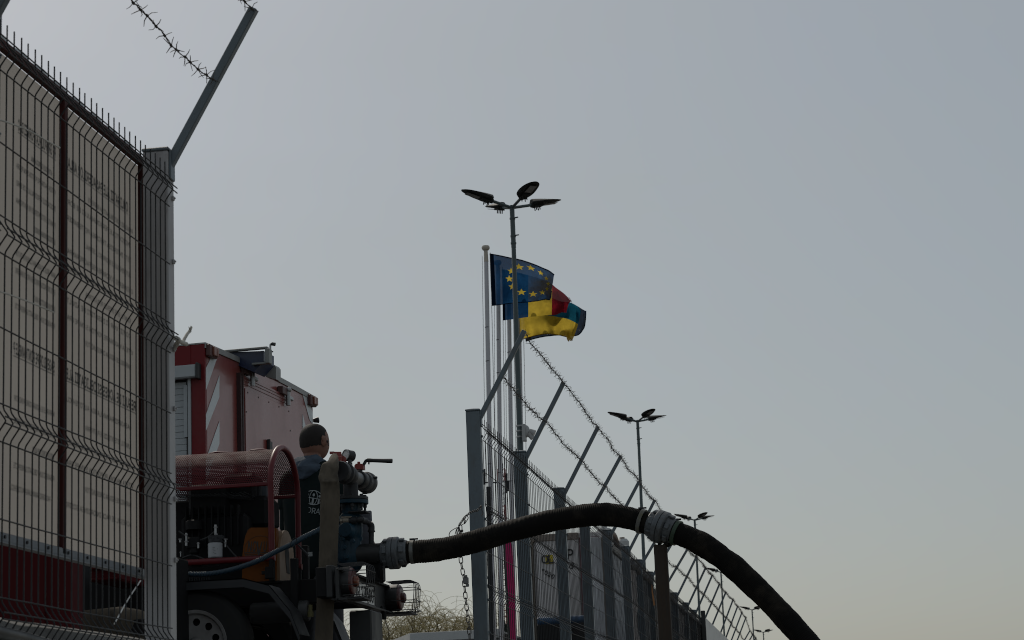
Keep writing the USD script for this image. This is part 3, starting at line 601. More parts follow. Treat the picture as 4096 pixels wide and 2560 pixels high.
# ---------------------------------------------------------------- pump trailer
YN, YM, YF = 11.8, 12.1, 12.42
N_ = lambda a, b: W(a, b, y=YN)
M_ = lambda a, b: W(a, b, y=YM)
C5 = lambda cx, cy, y=YN: W(383.9+cx*.3163, 1033.5+cy*.3163, y=y)
C6 = lambda cx, cy, y=YM: W(649.6+cx*.3554, 974.4+cy*.3554, y=y)
CT = lambda cx, cy, y=YM: W(767.7+cx*.11717, 1039.4+cy*.11717, y=y)     # tee close-up
CP = lambda cx, cy, y=YM: W(767.7+cx*.10155, 1181.1+cy*.10155, y=y)     # pump close-up
CL = lambda cx, cy, y=YN: W(767.7+cx*.08785, 1334.7+cy*.08785, y=y)     # tail lamp close-up
tr = thing('pump_trailer', 'motor pump trailer with red perforated canopy, orange guard and blue pump, in the fence gap', 'pump trailer', (N_(600, 1400)[0], YM, GZ))
xa = N_(641, 1250)[0]; ze = N_(600, 1145)[2]; zr = W(640, 1063, y=YM)[2]; zrail = N_(500, 1326)[2]; zch = N_(600, 1374)[2]
print('trailer arch x', xa, 'far leg x', W(711, 1200, y=YF)[0], 'edge z', ze, W(711, 1163, y=YF)[2], 'top', zr, 'rail', zrail, 'chassis', zch)
xl = xa-1.05; yc = (YN+YF)/2; hw = (YF-YN)/2; ht = zr-ze
# perforated canopy: hexagonal cells with a hole in each
arc_n = 78; pitch = .0128
L_arc = math.pi*(3*(hw+ht)-math.sqrt((3*hw+ht)*(hw+3*ht)))/2
nu = int(L_arc/(pitch*.866)); nvv = int((xa-xl)/pitch)
th = np.linspace(0, math.pi, 400); ex = -hw*np.cos(th); ez = ht*np.sin(th); sl = np.concatenate([[0], np.cumsum(np.hypot(np.diff(ex), np.diff(ez)))])
def on_arc(s):
    t = np.interp(s/sl[-1]*sl[-1], sl, th); return yc-hw*np.cos(t), ze+ht*np.sin(t)
hx = V(*[math.cos(k*math.pi/3+math.pi/6) for k in range(6)]); hy = V(*[math.sin(k*math.pi/3+math.pi/6) for k in range(6)])
ii, jj = np.meshgrid(np.arange(nu), np.arange(nvv), indexing='ij')
cu = (ii.ravel()+.5)*(sl[-1]/nu); cv = xl+(jj.ravel()+.5+.5*(ii.ravel() % 2))*pitch
ro, ri = pitch/math.sqrt(3), pitch*.345
su = np.concatenate([cu[:, None]+ro*hy, cu[:, None]+ri*hy], 1); sv = np.concatenate([cv[:, None]+ro*hx, cv[:, None]+ri*hx], 1)
yy, zz = on_arc(np.clip(su, 0, sl[-1])); vv = np.stack([sv, yy, zz], -1).reshape(-1, 3)
k = np.arange(6); k2 = (k+1) % 6; cell = np.concatenate([np.stack([k, k2, k2+6], -1), np.stack([k, k2+6, k+6], -1)])
ff = (np.arange(len(cu))[:, None, None]*12+cell[None]).reshape(-1, 3)
keep = vv[ff][..., 0].max(1) < xa+.003
can = part(tr, 'canopy_sheet', (vv, ff[keep]), CRED, smooth=False)
part(can, 'canopy_edge', [beam((xl, y, ze), (xa, y, ze), .022, .022, bev=.004) for y in (YN, YF)], ARCHRED)
for dxx in (518, 611):
    c = W(dxx, 1063, y=YM); part(can, 'lifting_eye', lathe([(0, .07), (.004, .068), (.01, .05)], (c[0], yc, zr-.003), (0, 0, 1), 18), ARCHRED)
def arch(x): 
    t = np.linspace(0, math.pi, 36)
    return [V(x, YN, zrail)]+[V(x, YN, ze-.03)]+[V(x, yc-(hw+.004)*math.cos(a), ze+(ht+.006)*math.sin(a)) for a in t]+[V(x, YF, ze-.03), V(x, YF, zrail)]
for x in (xa, xl): part(tr, 'arch_tube', tube(arch(x), .0185, 12), ARCHRED, smooth=True)
part(tr, 'base_rail', [cyl((xl, y, zrail), (xa+.02, y, zrail), .019, 12) for y in (YN, YF)], ARCHRED)
part(tr, 'frame_leg', [cyl((x, y, zrail), (x, y, zch), .0185, 12) for y in (YN, YF) for x in (xa, xl)], SOOT)
# engine
xe0, xe1 = C5(60, 700)[0], C5(560, 700)[0]
eng = part(tr, 'engine_block', cat(bx(((xe0+xe1)/2, yc+.06, zch+.22), (xe1-xe0, .36, .42), bev=.02), bx(((xe0+xe1)/2-.05, yc+.05, zch+.52), (xe1-xe0-.18, .3, .2), bev=.02), bx(((xe0+xe1)/2+.12, yc+.12, zch+.56), (.2, .2, .26), bev=.02)), SOOT)
part(eng, 'cooling_fin', [bx((x, yc-.12, zch+.36), (.007, .05, .24)) for x in np.arange(xe0+.04, xe1-.02, .04)], SOOT)
part(eng, 'radiator_housing', bx((xe0-.10, yc+.12, (zch+ze)/2-.01), (.62, .3, ze-zch-.04), bev=.012), SOOT)
part(eng, 'air_filter', bx((C5(500, 420)[0], yc+.14, ze-.12), (.30, .26, .2), bev=.03), SOOT)
part(eng, 'mesh_guard', cat(*[cyl((x, yc-.2, ze-.02-.02*((x*9) % .3)), (x+.01, yc+.1, ze-.03), .0016, 5) for x in np.arange(xe0, xe0+.42, .026)], *[tube([(xe0, y, ze-.02), (xe0+.2, y, ze-.026), (xe0+.42, y, ze-.045)], .0016, 5) for y in np.arange(yc-.2, yc+.1, .04)]), CAST)
part(eng, 'exhaust_pipe', tube(smooth_path([C5(720, 360, yc+.1), C5(722, 470, yc+.1), C5(724, 560, yc+.1), C5(700, 640, yc+.1), C5(640, 690, yc+.1)], 30), .018, 12), CAST)
part(eng, 'steel_duct', bx((C5(757, 460, yc+.2)[0], yc+.2, C5(757, 465, yc+.2)[2]), (.06, .05, C5(757, 360, yc+.2)[2]-C5(757, 565, yc+.2)[2]), bev=.004), mat('duct_grey', (.09, .1, .115), .45, var=.2))
fl = C5(394, 900, YN+.03); ft = C5(394, 786, YN+.03); fr_ = (C5(447, 840)[0]-C5(342, 840)[0])/2
of = part(eng, 'oil_filter', lathe([(0, 0), (0, fr_*.9), (.006, fr_), (ft[2]-fl[2]-.006, fr_), (ft[2]-fl[2], fr_*.86), (ft[2]-fl[2], 0)], fl, (0, 0, 1), 28), OFFWH)
pm = []
for cx, cy, w_, h_ in ((400, 825, 30, 3), (395, 838, 22, 2), (405, 850, 26, 2), (398, 862, 18, 2), (410, 872, 24, 3), (422, 835, 3, 12)):
    c = C5(cx, cy, YN+.03); a = (cx-394)/53*1.0; a = math.asin(max(-.9, min(.9, a)))
    pm.append(bx((fl[0]+(fr_+.0008)*math.sin(a), fl[1]-(fr_+.0008)*math.cos(a), c[2]), (w_*.00045, .0012, h_*.00046*1.3), [(math.cos(a), math.sin(a), 0), (-math.sin(a), math.cos(a), 0), (0, 0, 1)]))
part(of, 'filter_print', cat(*pm), INK)
part(of, 'filter_head', cat(lathe([(0, fr_*.95), (.018, fr_*.95), (.022, fr_*.4), (.03, fr_*.4), (.03, 0)], ft+V(0, 0, .001), (0, 0, 1), 20), bx(C5(400, 750, YN+.05), (.09, .04, .03), bev=.006)), CAST)
fit_ = []
for cx, cy, r_, l_ in ((178, 745, .007, .05), (178, 790, .009, .03), (132, 770, .007, .02), (268, 805, .007, .035), (468, 800, .006, .03), (470, 770, .008, .02), (135, 870, .004, .03), (396, 690, .008, .06), (400, 735, .007, .03)):
    c = C5(cx, cy, YN+.06); fit_ += [cyl(c-V(0, 0, l_/2), c+V(0, 0, l_/2), r_, 8), lathe([(0, r_*1.5), (.007, r_*1.5)], c+V(0, 0, l_*.2), (0, 0, 1), 6)]
part(eng, 'pipe_fitting', [cat(*fit_[k:k+2]) for k in range(0, len(fit_), 2)], STEEL)
part(eng, 'fuel_line', [*[tube(smooth_path([C5(a, b, YN+.09) for a, b in q], 30), .006, 6) for q in (((120, 700), (180, 740), (250, 770), (330, 750), (395, 700)), ((430, 760), (470, 800), (520, 860), (560, 900)), ((150, 900), (220, 880), (300, 905), (420, 960)))]], BLACK)
part(eng, 'carburettor', [cat(bx(C5(235, 790, YN+.1), (.08, .06, .07), bev=.008), bx(C5(240, 840, YN+.1), (.05, .05, .05), bev=.008)), lathe([(0, .0), (.0, .05), (.05, .05), (.06, .03)], C5(235, 690, YN+.16), (0, 0, 1), 16)], SOOT)
part(eng, 'sump_plate', bx(C5(258, 958, YN+.04), (.06, .02, .012)), CAST)
part(eng, 'sump_rib', [bx(C5(cx, 1060, YN+.06), (.008, .02, .022)) for cx in range(135, 360, 18)], CAST)
# orange belt guard
gy = YN+.04
def G(cx, cy): q = W(555.1+(cx)*.09768, 1228.4+cy*.09768, y=gy); return q
# close-up scale: origin (940, 2080), 6.047 px per photograph pixel
outl = [(165, 1512), (178, 900), (200, 640), (245, 400), (310, 240), (380, 185), (940, 182), (1000, 200), (1000, 640), (985, 1512)]
go = G(600, 1500); gp = [(G(a, b)[0]-go[0], G(a, b)[2]-go[2]) for a, b in outl]
gpoly = Polygon(gp).buffer(-.008).buffer(.008)
def gprism(poly, d, off=0.0):
    v, f = prism(poly, d, (go[0], gy+off+d, go[2]), V(1, 0, 0), V(0, 0, 1)); return v, f
gx1 = max(p[0] for p in gp)+go[0]
guard = part(tr, 'belt_guard', gprism(gpoly, .05), ORANGE)
# the guard's barrel: a rounded hood running away from the camera
gtop = G(900, 184)[2]; gz0 = G(900, 1512)[2]; hwid = .165
hp = []
for t in np.linspace(0, math.pi, 22): hp.append((gy+.02+hwid-hwid*math.cos(t), gtop-.17+.17*math.sin(t)))
hood = Polygon([(gy+.02, gz0)]+hp+[(gy+.02+2*hwid, gz0)])
gx0 = G(330, 300)[0]
part(guard, 'guard_hood', prism(hood, gx1+.012-gx0, (gx0, 0, 0), V(0, 1, 0), V(0, 0, 1)), mat('orange_hood_skylit', (.15, .09, .05), .6, var=.15, scale=6, dirt=(.06, .03, .012), dirt_amt=.5))  # tan copy of the guard orange, sky light on the hood painted in
c = G(1155, 640); part(guard, 'shaft_opening', hull([(gx1+.014, y, z) for y, z in ((c[1]+.17, c[2]-.14), (c[1]+.135, c[2]-.02), (c[1]+.16, c[2]+.03), (c[1]+.2, c[2]+.035), (c[1]+.23, c[2]-.02), (c[1]+.24, c[2]-.14))], [(gx1+.01, c[1]+.17, c[2]-.14), (gx1+.01, c[1]+.24, c[2]-.14), (gx1+.01, c[1]+.2, c[2]+.03)]), SOOT)
# printed name and lines on the guard
gs = 6.047*1.69333
def gtext(txt, cx0, cy1, cx1, h, slant=.12):
    t = meshkit.text_mesh(txt, 1.0, .001, True); v = np.array(t.vertices); v[:, 0] *= (cx1-cx0)/v[:, 0].max()
    a, b = G(cx0, cy1), G(cx1, cy1); z1 = G(cx0, cy1-h)[2]
    q = np.stack([a[0]+(b[0]-a[0])*v[:, 0]/(cx1-cx0)+slant*(z1-a[2])*v[:, 1], np.full(len(v), gy-.0014)+v[:, 2]*.4, a[2]+(z1-a[2])*v[:, 1]], -1)
    return q, np.array(t.faces)[:, ::-1]
ln = [bx(((G(a, y_)[0]+G(b, y_)[0])/2, gy-.0006, G(a, y_)[2]), (G(b, y_)[0]-G(a, y_)[0], .0016, .0042)) for a, b in ((240, 530), (600, 960)) for y_ in (790, 830, 872)]
vpoly = [G(525, 520), G(560, 520), G(578, 760), G(640, 525), G(665, 525), G(585, 870), G(550, 870)]
ov = [G(620+390*math.cos(t), 740-355*math.sin(t)) for t in np.linspace(-.45, math.pi+.45, 40)]
part(guard, 'guard_print', cat(gtext('N', 290, 758, 395, 232), gtext('O', 410, 758, 505, 232), gtext('U', 668, 758, 760, 232), gtext('S', 800, 758, 900, 232),
     prism(Polygon([(p[0]-go[0], p[2]-go[2]) for p in vpoly]).buffer(0), .0012, (go[0], gy-.0002, go[2]), V(1, 0, 0), V(0, 0, 1)), tube([p-V(0, .0004, 0) for p in ov], .0012, 5), *ln), INK, smooth=False)
part(tr, 'latch_block', cat(bx(C5(800, 1010, YN-.01), (.05, .03, .07), bev=.004), bx(C5(760, 1010, YN-.01), (.03, .02, .02), bev=.003)), SOOT)
# chassis
xb1 = W(833, 1393, y=11.75)[0]
print('beam x', xb1, 'lamp x', W(824, 1375, y=11.5)[0], W(943, 1412, y=12.7)[0])
xd = xa-2.6
part(tr, 'chassis_rail', cat(*[bx(((xd+xb1-.04)/2, y, zch-.07), (xb1-.04-xd, .07, .14), bev=.005) for y in (YN+.06, YF-.06)], *[bx((x, yc, zch-.07), (.06, .5, .1)) for x in (xa-1.2, xa-.4, xb1-.3)], bx(((xl+xa)/2, yc, zch-.006), (xa-xl+.1, .6, .012))), SOOT)
part(tr, 'drawbar', [beam((xd, y, zch-.08), (xd-1.2, yc, zch-.12), .06, .08) for y in (YN+.06, YF-.06)], SOOT)
wr = .31; wcx, wcz = W(470, 1523, y=11.62)[0], W(470, 1523, y=11.62)[2]
rimr = (W(470, 1445, y=11.62)[2]-wcz)
print('wheel', wcx, wcz, rimr)
mg = [(wcx+(wr+.06)*math.cos(a), wcz+(wr+.05)*math.sin(a)) for a in np.linspace(math.radians(-5), math.radians(185), 24)]
for y0, s_ in ((11.5, 1), (12.56, -1)):
    o_ = [(wcx+.62, zch-.33), (wcx+.57, zch-.2), (wcx+.45, zch-.05), (wcx+.3, zch-.005), (wcx-.3, zch-.005), (wcx-.5, zch-.08), (wcx-.56, zch-.2)]
    part(tr, 'mudguard', cat(solid_sheet(np.array([[(a, y0, b), (a, y0+.24, b)] for a, b in o_]), .006, (0, 0, -1)), solid_sheet(np.array([[(a, y0, b), (a, y0, b-.05)] for a, b in o_]), .005, (0, 1, 0))), mat('mudguard_dark', (.006, .0075, .0095), .6, var=.3, scale=7))
    wl = part(tr, 'wheel', lathe([(0, rimr*1.0), (0, rimr*1.06), (.0, wr*.9), (.03, wr*.985), (.06, wr), (.14, wr), (.17, wr*.985), (.2, wr*.9), (.2, rimr)], (wcx, y0+.03, wcz), (0, 1, 0), 48, False), RUBBER2, smooth=40)
    rf_ = Point(0, 0).buffer(rimr*.9, 48)
    for q in range(10):
        a = q*math.pi/5+.25; rf_ = rf_.difference(Point(rimr*.66*math.cos(a), rimr*.66*math.sin(a)).buffer(rimr*.115, 12))
    rf_ = rf_.difference(Point(0, 0).buffer(rimr*.2, 20))
    ym_ = y0+.05 if s_ > 0 else y0+.2
    part(wl, 'brake_drum', lathe([(0, 0), (0, rimr*.8), (.06, rimr*.8), (.06, 0)], (wcx, y0+.09, wcz), (0, 1, 0), 28), SOOT)
    part(wl, 'rim', cat(prism(rf_, .008, (wcx, ym_+.008, wcz), V(1, 0, 0), V(0, 0, 1)), lathe([(0, rimr*.88), (-.018, rimr*.93), (-.022, rimr*1.02), (-.012, rimr*1.06), (0, rimr*1.0), (.06, rimr*.92), (.06, rimr*.88), (0.0, rimr*.88)], (wcx, ym_, wcz), (0, s_, 0), 48, False), lathe([(-.03, 0), (-.03, rimr*.14), (-.012, rimr*.2), (.02, rimr*.26)], (wcx, ym_, wcz), (0, s_, 0), 24)), mat('rim_steel', (.17, .165, .16), .5, metal=.3, var=.3, scale=9, dirt=(.10, .07, .045), dirt_amt=.7))
part(tr, 'axle_tube', cyl((wcx, 11.6, wcz), (wcx, 12.7, wcz), .035, 12), SOOT)
ax0, ax1 = C5(660, 1300)[0], C5(1090, 1300)[0]; az = C5(870, 1303)[2]
part(tr, 'grey_drum', lathe([(0, 0), (0, .055), (.01, .062), (ax1-ax0-.01, .062), (ax1-ax0, .055), (ax1-ax0, 0)], (ax0, YN+.02, az), (1, 0, 0), 24), mat('drum_grey', (.03, .031, .032), .6, var=.3, scale=8))
part(tr, 'drum_fitting', cat(cyl(C5(1105, 1300, YN-.02), C5(1105, 1250, YN-.02), .012, 8), cyl(C5(1105, 1340, YN-.02), C5(1105, 1300, YN-.02), .018, 8)), mat('brass_dull', (.12, .11, .05), .5, metal=.4))
part(tr, 'support_strut', [bx(C5(990, 1200, YN-.02)+V(0, 0, -.12), (.04, .05, .7), bev=.004), bx(C5(1075, 1000, YN+.1), (.03, .05, .3), bev=.003)], SOOT)
part(tr, 'maker_plate', bx(C5(1103, 871, YN+.06), (.026, .003, .025)), mat('plate_dull', (.18, .19, .19), .5, var=.3, scale=90))
# pump
pc_ = CP(565, 1100, YM)
pump = part(tr, 'pump_casing', chain_solid([((CP(540, 760), .075), (CP(540, 1300), .085)), ((CP(600, 900, YM+.02), .06), (CP(560, 1420, YM+.02), .085)), ((CP(700, 760), .035), (CP(740, 900), .035)), ((CP(470, 700, YM-.05), .03), (CP(480, 1350, YM-.05), .05)), ((CP(595, 500), .072), (CP(580, 760), .078))], 22, .012, 6), PUMPB, smooth=True)
part(pump, 'casing_bolt', [*[cat(lathe([(0, .014), (.02, .014)], CP(a, b, YM-.11), (-.2, -1, .1), 6), cyl(CP(a, b, YM-.125), CP(a, b, YM-.14), .008, 8)) for a, b in ((450, 690), (430, 900), (455, 1100), (660, 960), (520, 1330))]], PUMPB)
part(pump, 'bearing_cap', lathe([(0, 0), (0, .04), (.012, .045), (.05, .05), (.06, .06)], CP(460, 690, YM-.14), (.1, 1, 0), 20), PUMPB)
part(pump, 'casing_plate', cat(bx(CP(900, 760, YM+.12), (.105, .02, .26), bev=.01)), mat('casing_grey', (.10, .105, .125), .6, var=.4, scale=14))
rz1, rz0 = CT(518, 860)[2], CT(518, 1155)[2]; rx = CT(518, 1000)[0]
part(pump, 'riser_pipe', cyl((rx, YM, rz0-.02), (rx, YM, rz1+.02), (CT(665, 1000)[0]-CT(370, 1000)[0])/2, 28), CAST)
fr2 = (CT(865, 1200)[0]-rx)
fz = lambda cy: CT(600, cy)[2]
part(pump, 'flange', lathe([(0, 0), (0, fr2*.97), (.003, fr2), (fz(1155)-fz(1214), fr2), (fz(1155)-fz(1214), 0)], (rx, YM, fz(1214)), (0, 0, 1), 40), CAST)
part(pump, 'flange', lathe([(0, 0), (0, fr2*.97), (.004, fr2*1.005), (fz(1222)-fz(1300), fr2*1.005), (fz(1222)-fz(1300), 0)], (rx, YM, fz(1300)), (0, 0, 1), 40), PUMPB)
bo = []
for q in range(8):
    a = q*math.pi/4+.3; o = V(math.cos(a), math.sin(a), 0)*fr2*.8+V(rx, YM, 0)
    bo.append(cat(lathe([(0, .011), (.013, .011)], o+V(0, 0, fz(1155)), (0, 0, 1), 6), lathe([(0, .012), (.016, .012)], o+V(0, 0, fz(1300)-.02), (0, 0, 1), 6), cyl(o+V(0, 0, fz(1300)-.04), o+V(0, 0, fz(1155)), .007, 8)))
part(pump, 'flange_bolt', bo, CAST)
nr = (CP(840, 200)[0]-CP(350, 200)[0])/2
part(pump, 'pump_neck', lathe([(0, nr*1.02), (.06, nr*.88), (.10, nr*.86), (.16, nr*.92)], (rx, YM, fz(1300)-.16), (0, 0, 1), 28), PUMPB)
part(pump, 'neck_lug', bx(CP(790, 290, YM-.02), (.11, .12, .010), bev=.004), CAST)
# discharge tee
ta, tb = CT(345, 650, 11.86), CT(850, 870, 12.36); tb[2] = ta[2]+(tb[2]-ta[2])*.75; td = (tb-ta)/np.linalg.norm(tb-ta); tl = np.linalg.norm(tb-ta)
rt = .041
tee = part(tr, 'discharge_tee', tube([ta, tb], rt, 28), mat('tee_zinc', (.10, .105, .11), .35, metal=.55, var=.3, scale=10, dirt=(.02, .02, .02), dirt_amt=.5))
part(tee, 'union_ring', lathe([(0, rt), (.0, .052), (.012, .056), (.05, .056), (.06, .05), (.075, .05), (.08, rt)], ta+td*.09, td, 30), CAST)
part(tee, 'outlet_coupling', lathe([(-.075, .03), (-.075, .058), (-.06, .062), (-.035, .062), (-.03, .056), (0, .056), (.004, .066), (.03, .066), (.034, .052), (.06, .05)], ta+td*.02, td, 30), CAST)
part(tee, 'valve_body', cat(lathe([(0, rt), (0, .049), (.01, .053), (.07, .053), (.08, .047)], tb-td*.19, td, 30)), CAST)
cp_ = part(tee, 'blind_cap', lathe([(0, .045), (.004, .056), (.05, .058), (.055, .064), (.062, .066), (.09, .066), (.094, .06), (.096, .0)], tb-td*.085, td, 36), mat('cap_grey', (.065, .065, .066), .5, metal=.4, var=.3, scale=12))
part(cp_, 'cap_lug', [*[bx(tb-td*.03+(V(0, 0, 1)*math.sin(a)+np.cross(td, V(0, 0, 1))*math.cos(a))*.064, (.03, .02, .014), bev=.003) for a in (.4, 2.5, 4.6)]], CAST)
# gauge
gc = CT(430, 305, YM+.02); gd = V(-.62, -.76, .1); gd /= np.linalg.norm(gd)
ga = part(tr, 'pressure_gauge', lathe([(-.002, .0), (-.002, .0315), (-.004, .034), (.004, .036), (.008, .034), (.045, .034), (.05, .03), (.05, 0)], gc+V(0, 0, 0), -gd, 30), BLACK)
part(ga, 'dial', lathe([(0, .030), (.001, .030), (.001, 0)], gc+gd*.0045, gd, 28), mat('dial_white', (.33, .33, .31), .3, var=.05, coat=.6))
gx_ = np.cross(V(0, 0, 1), gd); gx_ /= np.linalg.norm(gx_)
part(ga, 'dial_marks', cat(*[beam(gc+gd*.0062+(gx_*math.cos(a)+V(0, 0, 1)*math.sin(a))*.022, gc+gd*.0062+(gx_*math.cos(a)+V(0, 0, 1)*math.sin(a))*.027, .0012, .0006, gd) for a in np.linspace(-.7, math.pi+.7, 13)], beam(gc+gd*.0064, gc+gd*.0064+(gx_*.6-V(0, 0, 1)*.5)*.026, .0014, .0006, gd)), INK)
part(ga, 'gauge_rim', lathe([(0, .0335), (.003, .0355), (.007, .0345), (.007, .031), (.004, .031)], gc+gd*.002, gd, 30, False), STEEL)
part(ga, 'gauge_stem', cat(cyl(CT(500, 400, YM), CT(500, 600, YM), .0105, 10), lathe([(0, .016), (.02, .016)], CT(500, 520, YM), (0, 0, 1), 6)), BLACK)
# lever valves
LR = mat('lever_red', (.16, .02, .016), .45, var=.2, scale=20)
def strip(pts, y, w, m=None): 
    q = [CT(a, b, y) for a, b in pts]; return hull(q, [p+V(0, w, 0) for p in q])
y1_ = YM-.06
va = part(tr, 'valve_lever', cat(strip([(92, 232), (180, 230), (182, 268), (95, 280)], y1_, .022), strip([(170, 238), (316, 238), (318, 275), (180, 268)], y1_+.002, .018), strip([(225, 270), (316, 250), (340, 360), (250, 380)], y1_, .02)), LR)
part(va, 'valve_bonnet', cat(lathe([(0, .014), (0, .02), (.024, .022), (.03, .014)], CT(285, 430, y1_), (0, 0, 1), 16), strip([(222, 350), (245, 345), (245, 395), (225, 395)], y1_, .02), strip([(335, 320), (375, 318), (405, 350), (405, 445), (345, 445)], y1_+.005, .03), strip([(250, 360), (345, 350), (350, 440), (260, 440)], y1_+.004, .03), cyl(CT(370, 440, y1_+.02), CT(370, 480, y1_+.02), .009, 8)), LR)
y2_ = YM+.13
vb = part(tr, 'valve_lever', cat(beam(CT(760, 530, y2_), CT(832, 410, y2_), .02, .014), beam(CT(826, 415, y2_), CT(900, 400, y2_), .02, .014), cyl(CT(885, 450, y2_), CT(885, 490, y2_), .005, 6)), CAST)
hp_ = [CT(a, b, y2_) for a, b in ((850, 408), (905, 410), (960, 413), (1180, 420), (1340, 421), (1358, 421))]
part(vb, 'lever_grip', tube(hp_, [.0115, .0125, .011, .0125, .0135, .0125], 14), BLACK)
part(vb, 'valve_bonnet', cat(strip([(592, 590), (592, 515), (620, 478), (730, 476), (770, 500), (775, 590)], y2_-.02, .05), lathe([(0, .009), (.012, .009)], CT(680, 480, y2_), (0, 0, 1), 6)), LR)
part(vb, 'valve_neck', cyl(CT(690, 600, y2_), CT(690, 660, y2_), .02, 14), CAST)
# priming loop
lp = [CP(340, 500, YM-.1), CP(600, 480, YM-.1), CP(700, 470, YM-.1), CP(840, 450, YM-.09), CP(900, 480, YM-.04), CP(1000, 525, YM), CP(1050, 560, YM+.01), CP(1078, 620, YM+.02), CP(1080, 760, YM+.02), CP(1078, 1060, YM+.02)]
lo = part(tr, 'priming_pipe', tube(smooth_path(lp, 60), .0155, 14), CAST, smooth=True)
part(lo, 'elbow_collar', cat(tube([CP(620, 478, YM-.1), CP(740, 468, YM-.1)], .021, 14), tube(smooth_path([CP(830, 450, YM-.09), CP(890, 470, YM-.05), CP(935, 495, YM-.03)], 8), .0205, 14), tube(smooth_path([CP(1040, 545, YM+.01), CP(1078, 610, YM+.02), CP(1080, 720, YM+.02)], 12), .0195, 14), cyl(CP(1080, 715, YM+.02), CP(1080, 745, YM+.02), .0225, 14)), CAST)
part(lo, 'ball_valve', cat(tube([CP(360, 500, YM-.1), CP(420, 495, YM-.1)], .018, 6), tube([CP(430, 494, YM-.1), CP(560, 484, YM-.1)], .0195, 14), cyl(CP(470, 430, YM-.1), CP(470, 480, YM-.1), .011, 8), bx(CP(500, 400, YM-.1), (.06, .018, .008))), mat('valve_brass', (.17, .15, .12), .4, metal=.6, var=.2, scale=20))
# suction stub
sx0, sx1 = CP(620, 1245)[0], CP(1400, 1245)[0]
sz = CP(1100, 1247)[2]; sr = (CP(1100, 1010)[2]-CP(1100, 1482)[2])/2
part(tr, 'suction_stub', tube([(sx0, YM, sz), (sx1, YM, sz)], sr, 32), BLACK, smooth=True)
part(tr, 'stub_support', cat(lathe([(0, .0), (0, .075), (.012, .085), (.03, .085), (.03, 0)], CP(1350, 1600, YM+.05)+V(-.03, 0, 0), (1, .2, 0), 24), bx(CP(1180, 1640, YM+.05), (.10, .10, .14), bev=.01)), SOOT)
# rear beam, lamps, plate
y0b, y1b = 11.42, 12.80
zb1 = W(847, 1357, y=11.88)[2]; zb0 = CL(745, 1055, 11.75)[2]
zbt = (W(847, 1357, y=11.86)[2]+W(926, 1381, y=12.63)[2])/2
zbb = (W(800, 1419, y=11.45)[2]+W(885, 1442, y=12.3)[2])/2
print('beam z', zbt, zbb, W(847, 1357, y=11.86)[2], W(926, 1381, y=12.63)[2], W(800, 1419, y=11.45)[2], W(885, 1442, y=12.3)[2])
beamp = part(tr, 'rear_beam', cat(bx((xb1-.012, (y0b+y1b)/2, (zbt+zbb)/2), (.02, y1b-y0b, zbt-zbb), bev=.003), bx((xb1+.012, (y0b+y1b)/2, zbb+.006), (.06, y1b-y0b, .012), bev=.002), bx((xb1+.006, (y0b+y1b)/2, zbt-.006), (.03, y1b-y0b, .012), bev=.002)), BLACK)
pq = [R_ for R_ in (W(833, 1417, x=xb1+.004), W(883, 1430, x=xb1+.004), W(883, 1386, x=xb1+.004), W(833, 1372, x=xb1+.004))]
py0, py1 = pq[0][1], pq[1][1]; pz0 = (pq[0][2]+pq[1][2])/2; pz1 = (pq[2][2]+pq[3][2])/2
npl = part(beamp, 'number_plate', bx((xb1+.006, (py0+py1)/2, (pz0+pz1)/2), (.006, py1-py0, pz1-pz0), bev=.002), mat('plate_white', (.62, .62, .60), .45, var=.1, scale=20, dirt=(.3, .28, .25), dirt_amt=.5, dirt_scale=18))
t = meshkit.text_mesh('NR 23080', .078, .0012, True); v_ = np.array(t.vertices); wv = v_[:, 0].max(); v_[:, 0] *= (py1-py0-.045)/wv; v_[:, 1] *= (pz1-pz0-.03)/v_[:, 1].max()
part(npl, 'plate_digits', (np.stack([xb1+.0092+v_[:, 2], py0+.022+v_[:, 0], pz0+.015+v_[:, 1]], -1), np.array(t.faces)), INK, smooth=False)
part(npl, 'plate_frame', cat(bx((xb1+.008, (py0+py1)/2, pz0-.006), (.012, py1-py0+.02, .012)), bx((xb1+.008, (py0+py1)/2, pz1+.004), (.012, py1-py0+.02, .006)), bx((xb1+.008, py1+.006, (pz0+pz1)/2), (.012, .008, pz1-pz0)), bx((xb1+.008, py0-.006, (pz0+pz1)/2), (.012, .008, pz1-pz0))), BLACK)
part(beamp, 'beam_bolt', [cyl((xb1+.0, y, zbb+.03), (xb1+.012, y, zbb+.03), .009, 8) for y in np.linspace(y0b+.08, y1b-.1, 7)], CAST)
